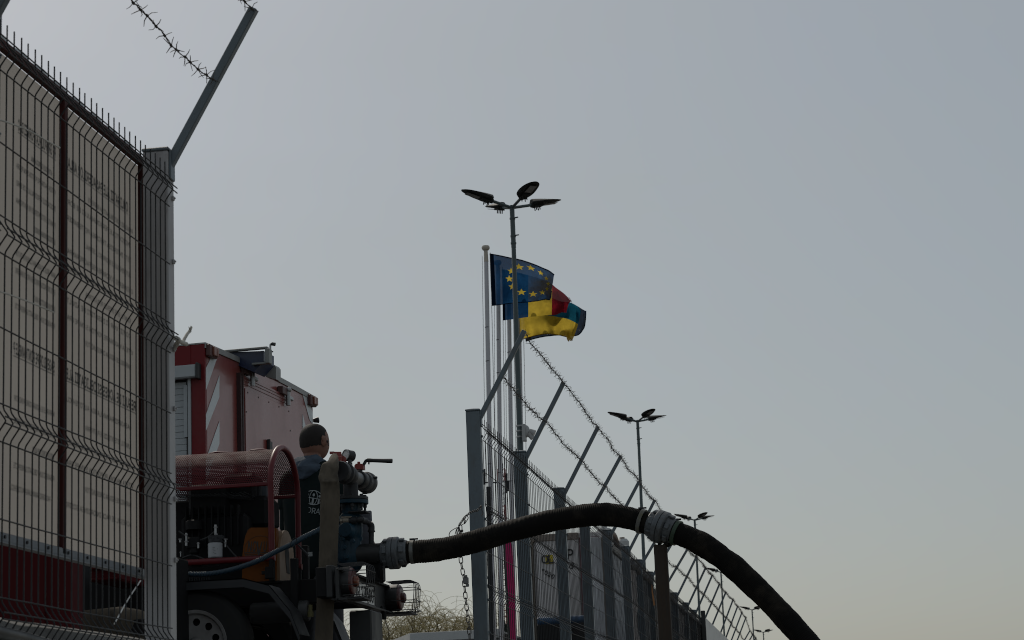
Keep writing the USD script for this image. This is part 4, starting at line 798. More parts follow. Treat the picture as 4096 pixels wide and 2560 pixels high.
def tail_lamp(yc_, zc_, r_, x0, cagey, lab):
    L = part(tr, 'tail_lamp', cat(lathe([(0, 0), (0, r_*.92), (.03, r_), (.085, r_*1.02), (.09, r_)], (x0, yc_, zc_), (1, 0, 0), 30), bx((x0-.015, yc_, zc_), (.04, r_*2.2, r_*2.2), bev=.006)), BLACK, label=lab)
    part(L, 'lens', lathe([(0, r_*.97), (.012, r_*.93), (.02, r_*.8), (.022, 0)], (x0+.088, yc_, zc_), (1, 0, 0), 30), REDLENS)
    part(L, 'centre_lens', lathe([(0, r_*.38), (.016, r_*.36), (.022, r_*.25), (.024, 0)], (x0+.11, yc_, zc_), (1, 0, 0), 22), AMBER if lab.startswith('near') else REDLENS)
    cg = []; R0, zt_, zb_ = r_*1.16, zc_+r_*1.12, zc_-r_*1.16; xc0, xc1 = x0+.03, x0+.205
    for k in range(5):
        y = yc_-R0+2*R0*k/4
        cg.append(tube(smooth_path([(xc0, y, zt_), (xc1-.03, y, zt_+.003), (xc1-.006, y, zt_-.012), (xc1, y, zt_-.04), (xc1-.004, y, zc_), (xc1-.012, y, zb_+.03), (xc1-.03, y, zb_+.004), (xc0, y, zb_)], 26), .0026, 6))
    for z in (zc_+r_*.62, zc_-r_*.3, zc_-r_*1.0):
        cg.append(tube([(xc0+.03, yc_-R0-.003, z), (xc1+.002, yc_-R0-.003, z), (xc1+.003, yc_+R0+.003, z), (xc0+.03, yc_+R0+.003, z)], .0028, 6))
    cg.append(bx((x0+.09, yc_, zb_-.006), (.19, 2*R0, .008), bev=.002))
    part(L, 'wire_cage', cat(*cg), mat('cage_wire', (.018, .018, .019), .5, metal=.3, var=.2))
lA = CL(500, 455, 11.53); tail_lamp(11.53, lA[2], .083, lA[0]-.045, 0, 'near round tail lamp in a bent wire cage')
lB = W(943, 1412, y=12.7); tail_lamp(12.7, lB[2], .083, lB[0]-.09, 0, 'far round tail lamp in a wire cage')
part(tr, 'lamp_bracket', bx((lA[0]-.10, 11.53, lA[2]), (.09, .14, .17), bev=.006), SOOT)
part(tr, 'stub_leg', cat(cyl(CL(1578, 1225, 12.45), CL(1578, 1470, 12.45), .015, 10), lathe([(0, .018), (.02, .019)], CL(1578, 1450, 12.45), (0, 0, 1), 10), hull([CL(1530, 1235, 12.45), CL(1640, 1235, 12.45), CL(1900, 1345, 12.5), CL(1600, 1290, 12.45)], [p+V(0, .05, 0) for p in (CL(1530, 1235, 12.45), CL(1640, 1235, 12.45), CL(1900, 1345, 12.5))])), SOOT)
part(tr, 'rear_box', cat(bx((CL(1050, 1350, 12.0)[0], 12.05, zbb-.3), (CL(1330, 1350, 12.0)[0]-CL(740, 1350, 12.0)[0], .3, .55), bev=.008)), mat('rear_box_grey', (.004, .005, .0056), .5, var=.5, scale=9, stretch=(1, 1, .4)))
part(tr, 'hitch_block', cat(bx(W(862, 1500, y=12.2), (.09, .1, .08), bev=.01), cyl(W(860, 1493, y=12.2), W(868, 1493, y=12.2), .02, 10)), SOOT)

# blue ribbed hose hanging across the trailer
bp = [C5(a, b, y) for a, b, y in ((40, 1008, 11.66), (120, 1016, 11.66), (200, 1021, 11.66), (350, 1018, 11.66), (480, 996, 11.66), (600, 962, 11.66), (720, 917, 11.66), (850, 851, 11.67), (960, 800, 11.69), (1050, 748, 11.75), (1170, 688, 11.84), (1250, 640, 11.95))]
sp = smooth_path(bp, 720); rad = .0148+.0016*np.sin(np.arange(720)*2*math.pi/5)
bh = thing('blue_ribbed_hose', 'thin blue ribbed hose slung across the front of the pump trailer', 'hose', bp[5])
part(bh, 'hose_body', tube(sp, rad, 12), BLUEH, smooth=True)
tie = single('hook_ring', cat(tube([C5(978, 785, 11.66)+V(.011*math.cos(a)+.012*math.sin(a), .012*math.cos(a), .027*math.sin(a)) for a in np.linspace(0, 2*math.pi, 24)], .0022, 6), tube([C5(1010, 800, 11.70), C5(1085, 880, 11.72)], [.004, .009], 8)), CAST, 'small steel ring holding the blue hose beside the frame', 'ring', C5(975, 790, 11.68))

# lay-flat canvas hose hanging from the tee
cl_ = [(355, 322, 420), (345, 332, 424), (312, 350, 424), (296, 405, 418), (290, 436, 422), (302, 480, 428), (303, 540, 431), (300, 620, 432), (299, 720, 426), (296, 830, 421), (292, 930, 417), (290, 1030, 414), (283, 1150, 402), (276, 1280, 392), (268, 1420, 387), (262, 1560, 384), (256, 1700, 380)]
yv = [11.86, 11.74, 11.68, 11.655, 11.64, 11.64, 11.635, 11.63, 11.63, 11.625, 11.62, 11.61, 11.6, 11.6, 11.6, 11.6, 11.6]
def lay(n=120):
    le = smooth_path([C6(a, b+(12 if i < 2 else 0), y) for i, ((a, b, c_), y) in enumerate(zip(cl_, yv))], n)
    re = smooth_path([C6(c_, b+(20 if i < 3 else 0), y+.012) for i, ((a, b, c_), y) in enumerate(zip(cl_, yv))], n)
    rows = []; ring = 26
    for i in range(n):
        f = i/(n-1); e = re[i]-le[i]; c = (re[i]+le[i])/2; w = np.linalg.norm(e)/2; ex_ = e/(2*w)
        tk = (re[min(i+1, n-1)]+le[min(i+1, n-1)])-(re[max(i-1, 0)]+le[max(i-1, 0)]); tk /= np.linalg.norm(tk); ey_ = np.cross(tk, ex_)
        thick = .011+.045*math.exp(-(f/.09)**2)+.007*math.exp(-((f-.30)/.03)**2)
        r_ = []
        for q in range(ring):
            a = q/ring*2*math.pi; ca, sa = math.cos(a), math.sin(a)
            bul = (meshkit.fbm(V(f*16, ca*1.6, sa*.8+3), 3)-.5)*.016+(.012*math.exp(-((f-.285)/.018)**2)*max(sa, 0)*(ca > -.6))
            r_.append(c+ex_*w*np.sign(ca)*abs(ca)**.75+ey_*(thick*np.sign(sa)*abs(sa)**.8+bul))
        rows.append(r_+[r_[0]])
    return sheet(np.array(rows))
lh = thing('canvas_hose', 'flat beige canvas fire hose draped over the outlet and hanging down', 'hose', C6(360, 900, 11.62))
part(lh, 'hose_body', lay(), CANVAS, smooth=True)
# ---------------------------------------------------------------- big suction hose
HP = [(955, 1304.6, 12.10), (1014.6, 1301, 12.10), (1073, 1291.5, 12.08), (1131.8, 1276.5, 12.05), (1200, 1256.5, 12.02), (1299, 1231, 11.98), (1351.6, 1222, 11.96), (1399, 1216, 11.94), (1437, 1216, 11.93), (1472, 1221, 11.92), (1506.5, 1229, 11.91), (1532, 1236.5, 11.90)]
HQ = [(1590, 1256, 11.87), (1632, 1272, 11.85), (1669, 1292, 11.83), (1702, 1315, 11.81), (1735, 1341, 11.79), (1773, 1376.5, 11.76), (1809, 1411, 11.73), (1844, 1448, 11.70), (1878, 1485, 11.66), (1918, 1531, 11.62), (1965, 1592, 11.58), (2010, 1660, 11.5), (2040, 1740, 11.45), (2055, 1850, 11.4), (2060, 2000, 11.3), (2062, 2180, 11.2)]
SR = .0655
h1, h2 = [W(a, b, y=c) for a, b, c in HP], [W(a, b, y=c) for a, b, c in HQ]
suc = thing('suction_hose', 'thick black ribbed suction hose arching from the pump over the wooden stake', 'hose', W(1437, 1216, y=11.93))
def ribbed(pts, R, seed, bend=()):
    L = sum(np.linalg.norm(b-a) for a, b in zip(pts[:-1], pts[1:])); n = int(L/.0032); p = smooth_path(pts, n); s = np.linspace(0, L, n)
    t, N, Bn = frames(p); a = np.arange(44)/44*2*math.pi
    ring = np.cos(a)[None, :, None]*N[:, None]+np.sin(a)[None, :, None]*Bn[:, None]
    rib = .5+.5*np.sin(s*2*math.pi/.0136)
    wob = meshkit.fbm(np.stack([s*7, s*0+seed, s*0], -1), 3)-.5
    fine = meshkit.fbm(np.stack(np.broadcast_arrays((s*22)[:, None], (np.cos(a)*1.5)[None], (np.sin(a)*1.5+seed)[None]), -1), 3)-.5
    r = R+.0022*rib[:, None]-.0011+wob[:, None]*.009+fine*.007
    v = (p[:, None]+ring*r[..., None]); v = np.concatenate([v, v[:, :1]], 1); return sheet(v)
part(suc, 'hose_section', ribbed(h1, SR, 1), RUBBER, smooth=True)
part(suc, 'hose_section', ribbed(h2, SR+.001, 2), RUBBER, smooth=True)
def storz(c, d, R):
    """A pair of claw couplings meeting at c, axis d."""
    cp = part(suc, 'coupling', lathe([(-.075, R*.72), (-.070, R*.77), (-.036, R*.78), (-.030, R*.99), (-.024, R*1.02), (-.002, R*1.02), (0, R*.99), (0, R*.7)], c, d, 56), ALU)
    part(cp, 'mating_ring', lathe([(.002, R*.7), (.002, R*.99), (.004, R*1.02), (.027, R*1.02), (.033, R*.97), (.038, R*.80), (.072, R*.79), (.082, R*.75), (.084, R*.70)], c, d, 56), ALU)
    u = np.cross(d, V(0, 1, 0)); u /= np.linalg.norm(u); w = np.cross(d, u); lg = []
    for k in range(6):
        a = k*math.pi/3+.35; o = u*math.cos(a)+w*math.sin(a); ax = [d, np.cross(o, d), o]
        lg += [bx(c-d*.045+o*R*.83, (.03, .045, .016), ax, .004), bx(c+d*.055+o*R*.84, (.028, .04, .014), ax, .004)]
    part(cp, 'claw', lg, ALU); part(cp, 'gasket', lathe([(-.001, R*.6), (-.001, R*.96), (.003, R*.96), (.003, R*.6)], c, d, 40), SOOT)
c1 = W(930.5, 1306.5, y=12.1); storz(c1, (h1[1]-h1[0])/np.linalg.norm(h1[1]-h1[0]), .0935)
d2 = h2[0]-h1[-1]; d2 /= np.linalg.norm(d2); c2 = W(1561, 1245, y=11.885); storz(c2, d2, .0925)
part(suc, 'tail_pipe', cat(tube([c1+V(.05, 0, 0), h1[0]], SR*.97, 32), tube([c2-d2*.05, h1[-1]-d2*.005], SR*.97, 32), tube([c2+d2*.05, h2[0]+d2*.01], SR*.98, 32)), RUBBER2, smooth=True)
BAND = mat('band_clamp', (.10, .10, .095), .4, metal=.6, var=.35, scale=12, dirt=(.06, .05, .012), dirt_amt=.8, dirt_scale=9)
GBAND = mat('green_band', (.018, .036, .02), .5, metal=.3, var=.35, scale=14)
def band(p, d, R, m, lab):
    d = d/np.linalg.norm(d); b = part(suc, 'band_clamp', lathe([(-.011, R-.004), (-.011, R+.0035), (.011, R+.0035), (.011, R-.004)], p, d, 44), m, label=lab)
    part(b, 'clamp_screw', cat(bx(p+V(0, .01, 1)*(R+.006), (.03, .03, .012), bev=.002), cyl(p+V(-.012, .02, R+.01), p+V(.03, .02, R+.01), .005, 8)), CAST)
q1 = smooth_path(h1, 400); q2 = smooth_path(h2, 400)
i1 = min(range(400), key=lambda i: abs(D(q1[i])[0]-975)); band(q1[i1], q1[i1+1]-q1[i1-1], SR+.002, BAND, 'bright band clamp beside the pump coupling')
i2 = min(range(400), key=lambda i: abs(D(q1[i])[0]-1516)); band(q1[i2], q1[i2+1]-q1[i2-1], SR+.003, BAND, 'worn band clamp left of the upper coupling')
i3 = min(range(400), key=lambda i: abs(D(q2[i])[0]-1598)); band(q2[i3], q2[i3+1]-q2[i3-1], SR+.004, GBAND, 'greenish band clamp right of the upper coupling')

# wooden stake under the coupling
yst = 11.9
w0, w1 = W(1544.5, 1287, y=yst), W(1575.5, 1289, y=yst); zs = (w0[2]+w1[2])/2
def stake():
    hwid_ = (w1[0]-w0[0])/2; cx = (w0[0]+w1[0])/2; rows = []
    for i, z in enumerate(np.linspace(-1.7, zs, 120)):
        r_ = []
        for q in range(24):
            a = q/24*2*math.pi; c_, s_ = math.cos(a), math.sin(a); x = hwid_*np.sign(c_)*min(1, abs(c_)*1.25); y = hwid_*.9*np.sign(s_)*min(1, abs(s_)*1.25)
            n_ = (meshkit.fbm(V(c_*2+5, s_*2, z*3), 4)-.5)*.009; r_.append((cx+x*(1+n_*6), yst+y*(1+n_*6), z+(meshkit.noise(V(q*.9, 1, 0))-.5)*.012*(i == 119)))
        rows.append(r_+[r_[0]])
    v, f = sheet(np.array(rows)); top = np.array(rows[-1]); m = len(v)
    return np.vstack([v, top.mean(0)]), np.vstack([f, [[len(v)-25+k, len(v)-24+k, m] for k in range(24)]])
sk = thing('wooden_stake', 'rough dark wooden stake holding up the hose coupling', 'stake', (w0[0], yst, -1.6))
part(sk, 'post', stake(), WOOD, smooth=40)
part(sk, 'splinter', tube([W(1546, 1430, y=yst-.02), W(1541, 1398, y=yst-.03), W(1540, 1380, y=yst-.035)], [.006, .004, .001], 6), mat('fresh_wood', (.22, .10, .04), .8, var=.2))
part(sk, 'support_pad', cat(hull([W(1554, 1280, y=yst), W(1562, 1280, y=yst), W(1560, 1292, y=yst), W(1553, 1292, y=yst)], [p+V(0, .05, 0) for p in (W(1554, 1280, y=yst), W(1562, 1280, y=yst), W(1560, 1292, y=yst), W(1553, 1292, y=yst))]), tube(smooth_path([W(1572, 1290, y=yst), W(1580, 1287, y=yst), W(1588, 1282, y=yst)], 8), .012, 8)), SOOT)

# chain and tie wire on the gate post
yw = 12.36
cw = [(1137, 1195), (1134, 1199), (1127, 1206), (1118, 1208), (1108, 1213), (1101, 1219), (1096, 1224), (1092, 1230), (1087, 1237), (1084, 1243)]
CH = lambda a, b, y=yw: W(a, b, y=y)
tw = thing('tie_wire', 'twisted rusty tie wire wrapped round the gate post above the hose', 'wire', CH(1110, 1212))
def twisted(pts, n=120, amp=.0045):
    p = smooth_path(pts, n); t, N, Bn = frames(p); s = np.linspace(0, 60, n)
    return cat(*[tube(p+(N*np.cos(s+ph)[:, None]+Bn*np.sin(s+ph)[:, None])*amp, .0028, 6) for ph in (0, 3.14)])
part(tw, 'wire_strand', twisted([CH(a, b, 12.42 if a > 1100 else yw) for a, b in cw]), CHAINM, smooth=True)
part(tw, 'wire_loop', cat(*[tube(smooth_path([CH(a, b, yw-.02*k) for a, b in q], 24), .0026, 6) for k, q in enumerate((((1101, 1222), (1097, 1228), (1097, 1237), (1100, 1234), (1106, 1224), (1104, 1219)), ((1080, 1246), (1072, 1250), (1064, 1256), (1061, 1263), (1063, 1270)), ((1081, 1246), (1078, 1252), (1075, 1262)), ((1084, 1243), (1080, 1250), (1079, 1264)), ((1086, 1246), (1082, 1256), (1081, 1264)), ((1090, 1240), (1097, 1236), (1100, 1228)), ((1137, 1195), (1138, 1204), (1141, 1212), (1137, 1218))))]), CHAINM, smooth=True)
chn = thing('chain', 'rusty steel chain hanging beside the gate post', 'chain', CH(1095, 1365))
def link(c, d, side, L=.042, w=.0105, r=.0028):
    d = d/np.linalg.norm(d); s = side-d*(side@d); s /= np.linalg.norm(s); pts = []
    for t in np.linspace(0, 2*math.pi, 21):
        x, y = math.cos(t), math.sin(t); pts.append(c+d*((L/2-w)*(1 if x > 0 else -1)*(abs(x) > .01)+w*x)+s*w*y)
    return tube(pts, r, 7, cap=False)
cpth = smooth_path([CH(a, b) for a, b in ((1083, 1246), (1087, 1262), (1088.5, 1300), (1089, 1325), (1095.5, 1365), (1098.5, 1398), (1102, 1432), (1106.4, 1468), (1109, 1500), (1111, 1540))], 400)
cs = np.concatenate([[0], np.cumsum(np.linalg.norm(np.diff(cpth, axis=0), axis=1))]); kk = 0
for s_ in np.arange(.02, cs[-1]-.02, .0355):
    i = np.searchsorted(cs, s_); part(chn, 'link', link(cpth[i], cpth[min(i+3, 399)]-cpth[i-3], V(1, .25, 0) if kk % 2 else V(.2, 1, 0)), CHAINM, smooth=True); kk += 1
pk = CH(1099, 1372); part(chn, 'padlock', cat(bx(pk+V(.006, -.012, .0), (.034, .016, .04), bev=.005), bx(pk+V(.014, -.012, -.028), (.02, .012, .02), bev=.004), bx(pk+V(.006, -.014, .026), (.02, .01, .014), bev=.004)), mat('tape_grey', (.15, .15, .15), .6, var=.25, scale=90))
part(chn, 'shackle', cat(ell(CH(1091, 1254), .009, 2), link(CH(1088, 1250), V(0, 0, 1), V(1, 0, 0), .05, .009)), CHAINM)

# ---------------------------------------------------------------- the man behind the trailer
SKIN = mat('skin', (0.15, 0.074, 0.053), 0.55, spec=.3, var=.1, scale=30, bump=.0004, bscale=300)
HAIR = mat('short_hair', (0.012, 0.0098, 0.0085), 0.75, spec=.2, var=.5, scale=140, bump=.0012, bscale=500)
VEST = mat('vest_dark_green', (0.0035, 0.0085, 0.0085), 0.9, var=.2, scale=20, bump=.001, bscale=180, spec=.12)
HOODM = mat('hood_blue_grey', (0.042, 0.058, 0.08), 0.9, var=.15, scale=40, bump=.001, bscale=350, spec=.2)
TROUS = mat('trousers_dark', (0.02, 0.022, 0.028), 0.85, var=.2, scale=14)
yp = 12.98
htop = W(744.5, 999, y=yp)[2]; sc = (htop-GZ)/1.76; px = W(743, 1300, y=yp)[0]
print('person height', htop-GZ, 'x', px)
ang = -math.radians(24); PA = [V(math.cos(ang), math.sin(ang), 0), V(-math.sin(ang), math.cos(ang), 0), V(0, 0, 1)]
def PW_(m): return moved(m, (px, yp, GZ), PA, sc)      # own frame: +y is where he faces
man = thing('person', 'man seen from behind, cropped hair, dark vest with white logo, grey hood, behind the pump', 'person', (px, yp, GZ))
# body: one continuous surface (head, neck, arms, hands, legs)
def skull():
    s = trimesh.creation.icosphere(4); v = np.array(s.vertices); x, y, z = v.T
    r = V(.080, .099, .114)*1.0
    p = np.sign(v)*np.abs(v)**V(.88, .88, .86)*r
    p[:, 0] *= 1-.16*np.clip(-z, 0, 1)**1.5                                    # jaw narrows
    p[:, 1] += .018*np.clip(-z, 0, 1)*(y > 0)*y-.006*np.clip(z, 0, 1)
    p[:, 1] += np.where(y < 0, -.008*np.exp(-((z-.15)/.5)**2)*(-y), 0)          # back of the head
    nose = np.exp(-((x/.16)**2+((z+.12)/.22)**2))*np.clip(y, 0, 1)**4; p[:, 1] += .024*nose*(1-.5*(z+.12))
    for sx in (-1, 1):
        p[:, 1] -= .010*np.exp(-(((x-sx*.36)/.16)**2+((z-.06)/.1)**2))*np.clip(y, 0, 1)
    p[:, 1] += .006*np.exp(-((x/.3)**2+((z+.48)/.07)**2))*np.clip(y, 0, 1)+.012*np.exp(-((x/.3)**2+((z+.85)/.2)**2))*np.clip(y, 0, 1)
    return p+V(0, .025, 1.642), np.array(s.faces)
def to_m(t): return manifold3d.Manifold(manifold3d.Mesh(np.asarray(t[0], np.float32), np.asarray(t[1], np.uint32)))
M3 = manifold3d.Manifold
def bone(*b): return M3.batch_hull([M3.sphere(r, 20).translate(tuple(map(float, p))) for p, r in b])
parts_ = [bone(((0, .0, 1.58), .052), ((0, -.012, 1.46), .062)),
          bone(((-.13, -.01, 1.40), .07), ((.13, -.01, 1.40), .07), ((-.09, 0, 1.12), .09), ((.09, 0, 1.12), .09)), bone(((-.09, 0, 1.12), .09), ((.09, 0, 1.12), .09), ((-.1, 0, .94), .085), ((.1, 0, .94), .085)),
          bone(((-.1, -.01, 1.44), .05), ((0, -.015, 1.47), .055), ((.1, -.01, 1.44), .05))]
for s_ in (-1, 1):
    parts_ += [bone(((s_*.17, 0, 1.405), .056), ((s_*.225, .03, 1.13), .043)), bone(((s_*.225, .03, 1.13), .042), ((s_*.17, .235, 1.04), .029)),
               bone(((s_*.17, .235, 1.04), .028), ((s_*.165, .27, 1.03), .026), ((s_*.15, .30, 1.025), .02), ((s_*.19, .30, 1.03), .018))]
    for k, (dx, l) in enumerate(((-.027, .07), (-.009, .08), (.009, .075), (.027, .058))):
        b0 = V(s_*(.17)+dx, .31, 1.028); b1 = b0+V(0, l*.5, -.006); b2 = b1+V(0, l*.42, -.026)
        parts_ += [bone((b0-V(0, .02, 0), .0095), (b1, .0088)), bone((b1, .0088), (b2, .0078))]
    t0 = V(s_*.145, .275, 1.03); parts_ += [bone((t0, .013), (t0+V(-s_*.03, .03, .002), .011)), bone((t0+V(-s_*.03, .03, .002), .0105), (t0+V(-s_*.036, .06, -.006), .0088))]
    parts_ += [bone(((s_*.095, 0, .93), .088), ((s_*.105, .012, .50), .058)), bone(((s_*.105, .012, .50), .056), ((s_*.11, -.02, .09), .04)), bone(((s_*.11, -.03, .05), .038), ((s_*.12, .14, .03), .028))]
    ear = M3(to_m(ell((s_*.083, .012, 1.638), (.011, .024, .034), 3, [V(.94, -.34*s_, 0), V(.34*s_, .94, 0), V(0, 0, 1)])).to_mesh()); parts_.append(ear)
    parts_.append(to_m(ell((s_*.086, .0, 1.652), (.007, .014, .02), 2)))
bm = M3.batch_boolean(parts_+[to_m(skull())], manifold3d.OpType.Add).refine_to_length(.012).to_mesh()
bt = trimesh.Trimesh(bm.vert_properties[:, :3], bm.tri_verts, process=True); trimesh.smoothing.filter_taubin(bt, lamb=.5, nu=.52, iterations=4)
part(man, 'body', PW_((np.array(bt.vertices), np.array(bt.faces))), SKIN, smooth=True)
# hair: cap of the skull, cropped
hv, hf = skull(); c0 = V(0, .025, 1.642); rel = (hv-c0)/V(.0765, .096, .118)
line_ = lambda r: r[:, 2] > np.where(r[:, 1] < .1, -.42+.55*np.clip(r[:, 1]+.2, 0, 1)+.12*np.abs(r[:, 0]), .35+.45*np.clip(r[:, 1], 0, 1))
ok = line_(rel)[hf].all(1); hv2 = c0+(hv-c0)*(1.018+.006*meshkit.fbm(hv*90, 3)[:, None])
part(man, 'hair', PW_((hv2, hf[ok])), HAIR, smooth=True)
part(man, 'eye', [PW_(ell((s_*.028, .107, 1.648), .011, 2)) for s_ in (-1, 1)], mat('eye_white', (.5, .48, .45), .2))
part(man, 'earbud', PW_(cat(ell((.096, .03, 1.636), (.008, .009, .009), 2), cyl((.099, .031, 1.634), (.101, .034, 1.608), .0035, 8))), BLACK)
# clothes
ves = [((-.135, -.012, 1.40), .086), ((.135, -.012, 1.40), .086), ((-.1, 0, 1.12), .108), ((.1, 0, 1.12), .108)]
vest = chain_solid([ves, [((-.1, 0, 1.12), .108), ((.1, 0, 1.12), .108), ((-.105, 0, .86), .112), ((.105, 0, .86), .112)], [((-.11, -.016, 1.44), .065), ((0, -.018, 1.465), .066), ((.11, -.016, 1.44), .065)],
                    [((-.17, 0, 1.40), .078), ((-.21, .015, 1.27), .068)], [((.17, 0, 1.40), .078), ((.21, .015, 1.27), .068)]], 24, .016, 8)
vv_ = vest[0]; nz = (meshkit.fbm(vv_*V(9, 9, 5), 4)-.5)*.02; vv_ = vv_+(vv_-V(0, 0, 0))*V(1, 1, 0)*nz[:, None]*3
vp_ = part(man, 'vest', PW_((vv_, vest[1])), VEST, smooth=True)
slv = []
for s_ in (-1, 1): slv += [[((s_*.19, .005, 1.36), .068), ((s_*.226, .03, 1.13), .056)], [((s_*.226, .03, 1.13), .055), ((s_*.178, .2, 1.055), .042)]]
part(man, 'sleeves', PW_(chain_solid(slv, 22, .016, 6)), VEST, smooth=True)
hood = chain_solid([[((-.06, -.058, 1.505), .042), ((.06, -.058, 1.505), .042), ((0, -.085, 1.475), .048)], [((-.06, -.058, 1.505), .042), ((-.088, .0, 1.475), .036)], [((.06, -.058, 1.505), .042), ((.088, .0, 1.475), .036)], [((-.088, 0, 1.475), .034), ((-.05, .075, 1.44), .03)], [((.088, 0, 1.475), .034), ((.05, .075, 1.44), .03)],
                    [((-.05, -.092, 1.46), .036), ((.05, -.092, 1.46), .036), ((-.085, -.075, 1.455), .034), ((.085, -.075, 1.455), .034), ((0, -.095, 1.415), .026)]], 22, .012, 8)
hv_ = hood[0]+(meshkit.fbm(hood[0]*V(26, 26, 40), 4)[:, None]-.5)*V(.02, .022, .014)
part(man, 'hood', PW_((hv_, hood[1])), HOODM, smooth=True)
trs = []
for s_ in (-1, 1): trs += [[((s_*.09, 0, .95), .105), ((s_*.108, .012, .50), .078)], [((s_*.108, .012, .50), .077), ((s_*.112, -.02, .10), .062)]]
part(man, 'trousers', PW_(chain_solid(trs+[[((-.09, 0, .95), .105), ((.09, 0, .95), .105)]], 22, .02, 6)), TROUS, smooth=True)
for s_ in (-1, 1): part(man, 'shoe', PW_(chain_solid([[((s_*.112, -.035, .055), .05), ((s_*.125, .16, .04), .038)]], 20, .015, 4)), BLACK, smooth=True)
# white print on the back: globe of people and letters, pressed on the vest
WHT = mat('print_white', (.20, .225, .23), .7, var=.08, scale=40)
vt = trimesh.Trimesh(vv_, vest[1], process=False)
from scipy.spatial import cKDTree
back = vv_[vv_[:, 1] < -.02]; kd = cKDTree(back[:, [0, 2]])
def on_back(m, lift=.0022):
    v, f, _ = meshkit.arrays(m); d_, i_ = kd.query(v[:, :2], k=6); w_ = 1/(d_+.004); yb = (back[i_][..., 1]*w_).sum(1)/w_.sum(1)
    return np.stack([v[:, 0], yb-lift-v[:, 2], v[:, 1]], -1), f
def flat2(poly, d=.0012, dens=.006):
    t = trimesh.creation.extrude_polygon(poly, d, engine='earcut') if hasattr(poly, 'exterior') else trimesh.util.concatenate([trimesh.creation.extrude_polygon(g, d, engine='earcut') for g in poly.geoms])
    v, f = trimesh.remesh.subdivide_to_size(t.vertices, t.faces, dens); return v, f
lc = (.082, 1.272); a_, b_ = .072, .046
gl = Point(0, 0).buffer(1, 48); gl = affinity.scale(gl, a_, b_); ring_ = gl.difference(affinity.scale(Point(0, 0).buffer(1, 48), a_-.005, b_-.005))
inner = affinity.scale(Point(0, 0).buffer(1, 48), a_*.45, b_); inner = inner.difference(affinity.scale(Point(0, 0).buffer(1, 48), a_*.45-.0045, b_-.004))
bar = sbox(-a_, -.006, a_, -.001).intersection(gl)
ppl = []
for cx, hh in ((-.045, .8), (0, 1.0), (.045, .8)): ppl += [Point(cx, .017*hh).buffer(.0092*hh), sbox(cx-.0075*hh, -b_*hh*.9, cx+.0075*hh, -.004)]
logo = affinity.translate(affinity.rotate(union_all([ring_, inner, bar]+ppl), -13, origin=(0, 0)), *lc).intersection(sbox(.046, 1, .3, 1.5))
tx = meshkit.text_mesh('ADRA', .034, .0012); v_ = np.array(tx.vertices); v_[:, 0] -= v_[:, 0].max()/2; v_ = v_*V(1.1, 1, 1); v_ = np.stack([v_[:, 0]*.974+v_[:, 1]*.225, -v_[:, 0]*.225+v_[:, 1]*.974, v_[:, 2]], -1)+V(lc[0]-.021, lc[1]-.094, 0)
tx = trimesh.Trimesh(v_, tx.faces).slice_plane((.046, 0, 0), (1, 0, 0)); v_ = np.array(tx.vertices); tv, tf = trimesh.remesh.subdivide_to_size(v_, tx.faces, .008)
part(vp_, 'back_print', PW_(cat(on_back(flat2(logo)), on_back((tv, tf)))), WHT, smooth=False)
# ---------------------------------------------------------------- street lamps
def lamp_at(dx, dy, hgt):
    """Top of a lamp hgt metres above the yard seen at (dx, dy)."""
    return W(dx, dy, z=GZ+hgt)
HL = 8.6
LTOP = [(1209.5, 491), (1506, 996), (1641, 1229), (1703, 1352), (1776.5, 1441), (1803, 1494)]
tops_ = [lamp_at(a, b, HL) for a, b in LTOP]
print('lamps', np.round(tops_, 2).tolist())
l0 = tops_[0]; lb = V(l0[0]-.07, l0[1], GZ)         # the nearest leans a little
lamp = thing('street_lamp', 'nearest and tallest four-armed street lamp, in front of the flags', 'street lamp', lb, group='four-armed street lamps along the fence')
part(lamp, 'pole', tube([lb, lb+(l0-lb)*.5, l0-V(0, 0, .65)], [.062, .049, .037], 12), LAMPG, smooth=60)
part(lamp, 'pole_spigot', cat(tube([l0-V(0, 0, .68), l0+V(0, 0, .04)], .040, 14), *[lathe([(0, .047), (.03, .047)], l0-V(0, 0, h), (0, 0, 1), 14) for h in (.2, .5, .62)], *[cyl(l0+V(.03, -.02, -h), l0+V(.10, -.05, -h), .011, 8) for h in (.18, .48)]), LAMPG)
